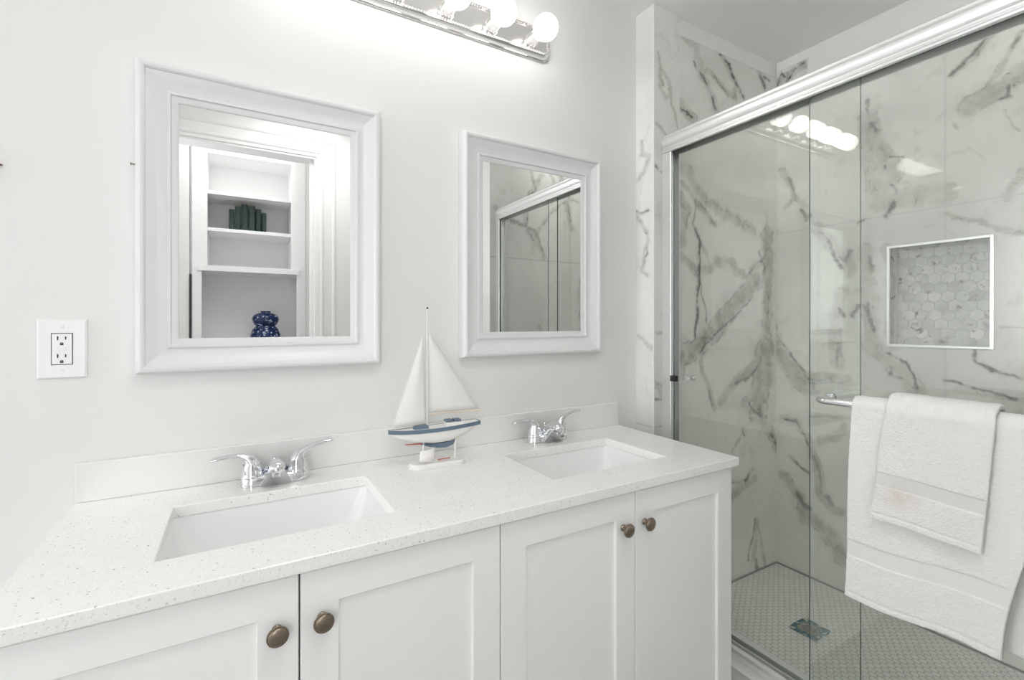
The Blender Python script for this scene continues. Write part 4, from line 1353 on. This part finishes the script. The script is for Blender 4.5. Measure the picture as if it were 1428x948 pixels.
oq = lambda p: (p[0] - 1.4555, p[1] - 0.43, p[2] - 0.1625)
bar_pts = []
for (yy, s) in ((0.700, 1), (0.155, -1)):
    seg = []
    R = 0.030
    for i in range(9):
        a = PI / 2 * i / 8
        seg.append((BX + R - R * math.sin(a), yy - s * R + s * R * math.cos(a), BZ))
    bar_pts.append([(1.4515, yy, BZ)] + seg)
allp = bar_pts[0] + bar_pts[1][::-1]
MB().tube([oq(q) for q in allp], 0.0088, 16).build('towel_bar', M['chrome'], od, angle=60)
for yy in (0.700, 0.155):
    MB().lathe([(0.001, 0.0), (0.013, 0.0), (0.014, 0.003), (0.014, 0.006), (0.010, 0.0075), (0.001, 0.0075)], oq((1.4446, yy, BZ)), 'x', 24, caps=False).build('bar_mount', M['chrome'], od)
    MB().lathe([(0.001, 0.0), (0.012, 0.0), (0.0125, 0.004), (0.010, 0.012), (0.004, 0.015), (0.001, 0.0155)], oq((1.4588, yy, BZ)), 'x', 24, caps=False).build('bar_cap', M['chrome'], od)
idr = thing('sliding_glass_door', 'inner sliding shower glass door with small round chrome knob', 'shower door', (1.480, 0.93, 0.1625), 'sliding shower glass doors')
glass_panel(1.4770, 1.4830, 0.636, 1.278, 0.1625, CZ + 0.690, 0.016, (1.480, 0.93, 0.1625)).build('glass_panel', [M['glass'], M['glass_edge']], idr, merge=False)
MB().lathe([(0.001, 0.0), (0.006, 0.0), (0.0055, -0.006), (0.009, -0.010), (0.0105, -0.014), (0.0095, -0.017), (0.001, -0.018)], (1.4768 - 1.480, 1.202 - 0.93, CZ - 0.213 - 0.1625), 'x', 24, caps=False).build('door_knob', M['chrome'], idr)
MB().lathe([(0.001, 0.0), (0.006, 0.0), (0.0055, 0.006), (0.009, 0.010), (0.0105, 0.014), (0.0095, 0.017), (0.001, 0.018)], (1.4832 - 1.480, 1.202 - 0.93, CZ - 0.213 - 0.1625), 'x', 24, caps=False).build('door_knob', M['chrome'], idr)

# drain
dn = thing('floor_drain', 'square floor drain under torn teal protective film on the shower floor', 'drain', (1.850, 0.963, FLOOR_SH + 0.0003))
MB().box(-0.052, 0.052, -0.047, 0.047, 0, 0.0025).build('plate', M['satin'], dn, bevel=0.0006)
m = MB()
n = 36
outer = []
for k in range(n):
    a = 2 * PI * k / n
    c, s = math.cos(a), math.sin(a)
    q = 1 / max(abs(c) / 0.0545, abs(s) / 0.0490)
    q *= 1 + 0.03 * math.sin(5 * a)
    outer.append((q * c, q * s, 0.0030 + 0.0012 * math.sin(7 * a)))
inner = [(0.030 * math.cos(2 * PI * k / n), 0.027 * math.sin(2 * PI * k / n), 0.0030) for k in range(n)]
m.loft([inner, outer], caps=False)
fo = m.build('film', M['film'], dn)
fo.modifiers.new('thick', 'SOLIDIFY').thickness = 0.0004
m = MB()
for k in range(26):
    if k % 13 in (0, 7):
        continue
    a0, a1 = 2 * PI * (k + 0.15) / 26, 2 * PI * (k + 0.7) / 26
    q = lambda r, a: (r * math.cos(a), 0.9 * r * math.sin(a), 0.0045)
    m.add([q(0.036, a0), q(0.036, a1), q(0.042, a1), q(0.042, a0)], [(0, 1, 2, 3)])
m.build('printed_ring', M['yellow'], dn, merge=False)
m = MB()
m.lathe([(0.031, 0.0018), (0.031, 0.0034), (0.027, 0.0034), (0.027, 0.0018)], n=32, caps=False)
for k in range(-3, 4):
    y = k * 0.0075
    L = math.sqrt(max(0, 0.029 ** 2 - y * y))
    m.box(-L, L, y - 0.0013, y + 0.0013, 0.0026, 0.0036)
    m.box(y - 0.0013, y + 0.0013, -L, L, 0.0026, 0.0036)
m.build('grate', M['satin'], dn, merge=False)
MB().lathe([(0.0285, 0.0026), (0.0285, 0.00265), (0.001, 0.00265)], n=32, caps=False).build('drain_hole', M['slot'], dn)

# ---------------------------------------------------------------- towels over the bar
def towel(name, label, r, thick, front, back, yl, yr, band, pile, seed, flare, stain=None):
    """front/back: how far the cloth hangs below the bar (functions of u); yl, yr: left and right edge along the drop"""
    nu, nf, na, nbk = 150, 210, 16, 60
    us = np.linspace(0, 1, nu)
    rows, smask = [], []
    pos = np.zeros((nf + na + nbk, nu, 3))
    wv = np.zeros((nf + na + nbk, nu, 4), np.float32)
    st = np.zeros((nf + na + nbk, nu), np.float32)
    for i in range(nf):
        t = 1 - i / (nf - 1)                       # 1 at the hem, 0 at the bar
        L = front(us)
        dz = t * L
        s = L - dz
        yy = yl(t) + (yr(t) - yl(t)) * us
        x = BX - r - flare * t ** 2 * (0.6 + 0.4 * np.sin(us * 5 + seed)) + 0.0035 * t * np.sin(us * 9 + seed * 2 + t * 2)
        pos[i, :, 0], pos[i, :, 1], pos[i, :, 2] = x, yy, BZ - dz
        wv[i, :, 0], wv[i, :, 1] = s, us * 0.35
        wv[i, :, 2] = smoothstep(band[0], band[0] + 0.002, s) * (1 - smoothstep(band[1] - 0.002, band[1], s))
        if stain is not None:
            st[i] = np.exp(-(((us - stain[0]) / stain[2]) ** 2 + ((s - stain[1]) / stain[3]) ** 2))
    for k in range(na):
        a = PI * (k + 1) / (na + 1)
        yy = yl(0) + (yr(0) - yl(0)) * us
        pos[nf + k, :, 0], pos[nf + k, :, 1], pos[nf + k, :, 2] = BX - r * math.cos(a), yy, BZ + r * math.sin(a)
    for k in range(nbk):
        t = k / (nbk - 1)
        dz = t * back(us)
        yy = yl(t) + 0.006 + (yr(t) - 0.03 * (band[1] > 0.12) * t - yl(t) - 0.006) * us
        pos[nf + na + k, :, 0], pos[nf + na + k, :, 1], pos[nf + na + k, :, 2] = BX + r + 0.003 * np.sin(us * 7 + seed), yy, BZ - dz
    N = nf + na + nbk
    # outward normal of the profile
    d = np.gradient(pos, axis=0)
    e = np.gradient(pos, axis=1)
    nrm = np.cross(d, e)
    nrm /= np.linalg.norm(nrm, axis=2, keepdims=True) + 1e-12
    if nrm[nf // 2, nu // 2, 0] > 0:
        nrm = -nrm
    rg_ = np.random.default_rng(seed)
    S = np.cumsum(np.linalg.norm(np.gradient(pos, axis=0), axis=2), axis=0)
    base = vnoise(S, pos[:, :, 1], 28, 3, seed) - 0.44
    fz = rg_.normal(0, 1, (N, nu)) * 0.00045 + (vnoise(S, pos[:, :, 1], 240, 2, seed + 3) - 0.37) * 0.0016
    bandm = wv[:, :, 2]
    sfr = np.where(np.arange(N)[:, None] < nf, wv[:, :, 0], 1.0)
    hem = np.exp(-((sfr - 0.014) / 0.0025) ** 2) * 0.0022
    mid = (band[0] + band[1]) / 2
    off = (pile + base * 0.0035 + fz) * (1 - bandm) + bandm * (0.0004) - hem * 0.9
    edge = np.minimum(us, 1 - us)[None, :] * 0.33
    off *= smoothstep(-0.002, 0.012, edge)
    half = thick / 2
    outer = pos + nrm * (half + off)[:, :, None]
    inner = pos - nrm * half
    outer[:, :, 1] += rg_.normal(0, 0.0005, (N, nu))
    verts = np.concatenate([outer.reshape(-1, 3), inner.reshape(-1, 3)])
    idx = lambda i, j: i * nu + j
    fs = []
    I, J = np.meshgrid(np.arange(N - 1), np.arange(nu - 1), indexing='ij')
    a = (I * nu + J).ravel()
    f1 = np.stack([a, a + 1, a + nu + 1, a + nu], 1)
    K = N * nu
    f2 = f1[:, ::-1] + K
    rim = []
    loop = [idx(0, j) for j in range(nu)] + [idx(i, nu - 1) for i in range(1, N)] + [idx(N - 1, j) for j in range(nu - 2, -1, -1)] + [idx(i, 0) for i in range(N - 2, 0, -1)]
    for p, q in zip(loop, loop[1:] + loop[:1]):
        rim.append([q, p, p + K, q + K])
    me = bpy.data.meshes.new(name)
    me.from_pydata(verts.tolist(), [], f1.tolist() + f2.tolist() + rim)
    me.materials.append(M['towel'])
    at = me.attributes.new('weave', 'FLOAT_COLOR', 'POINT')
    wv[:, :, 3] = 1
    at.data.foreach_set('color', np.concatenate([wv.reshape(-1, 4)] * 2).ravel())
    a2 = me.attributes.new('stain', 'FLOAT', 'POINT')
    a2.data.foreach_set('value', np.concatenate([st.ravel()] * 2))
    me.polygons.foreach_set('use_smooth', [True] * len(me.polygons))
    bm = bmesh.new()
    bm.from_mesh(me)
    bmesh.ops.recalc_face_normals(bm, faces=bm.faces)
    bm.to_mesh(me)
    bm.free()
    o = bpy.data.objects.new(name, me)
    COL.objects.link(o)
    return tag(o, label, 'towel')

towel('bath_towel', 'large white bath towel folded over the shower door towel bar', 0.0175, 0.013,
      lambda u: 0.487 - 0.012 * u + 0.004 * np.sin(u * 6), lambda u: 0.475 + 0.0 * u,
      lambda t: 0.600 + 0.004 * math.sin(t * 5) + 0.020 * t ** 1.3, lambda t: 0.268 + 0.058 * float(smoothstep(0.15, 1.0, np.array(t))), (0.105, 0.148), 0.0022, 3, 0.010)
towel('hand_towel', 'smaller white hand towel draped over the bath towel', 0.0370, 0.009,
      lambda u: 0.258 + 0.010 * u, lambda u: 0.235 + 0.0 * u,
      lambda t: 0.521 + 0.030 * t + 0.003 * math.sin(t * 6), lambda t: 0.334 + 0.020 * t, (0.080, 0.114), 0.0020, 8, 0.012, stain=(0.25, 0.066, 0.16, 0.02))
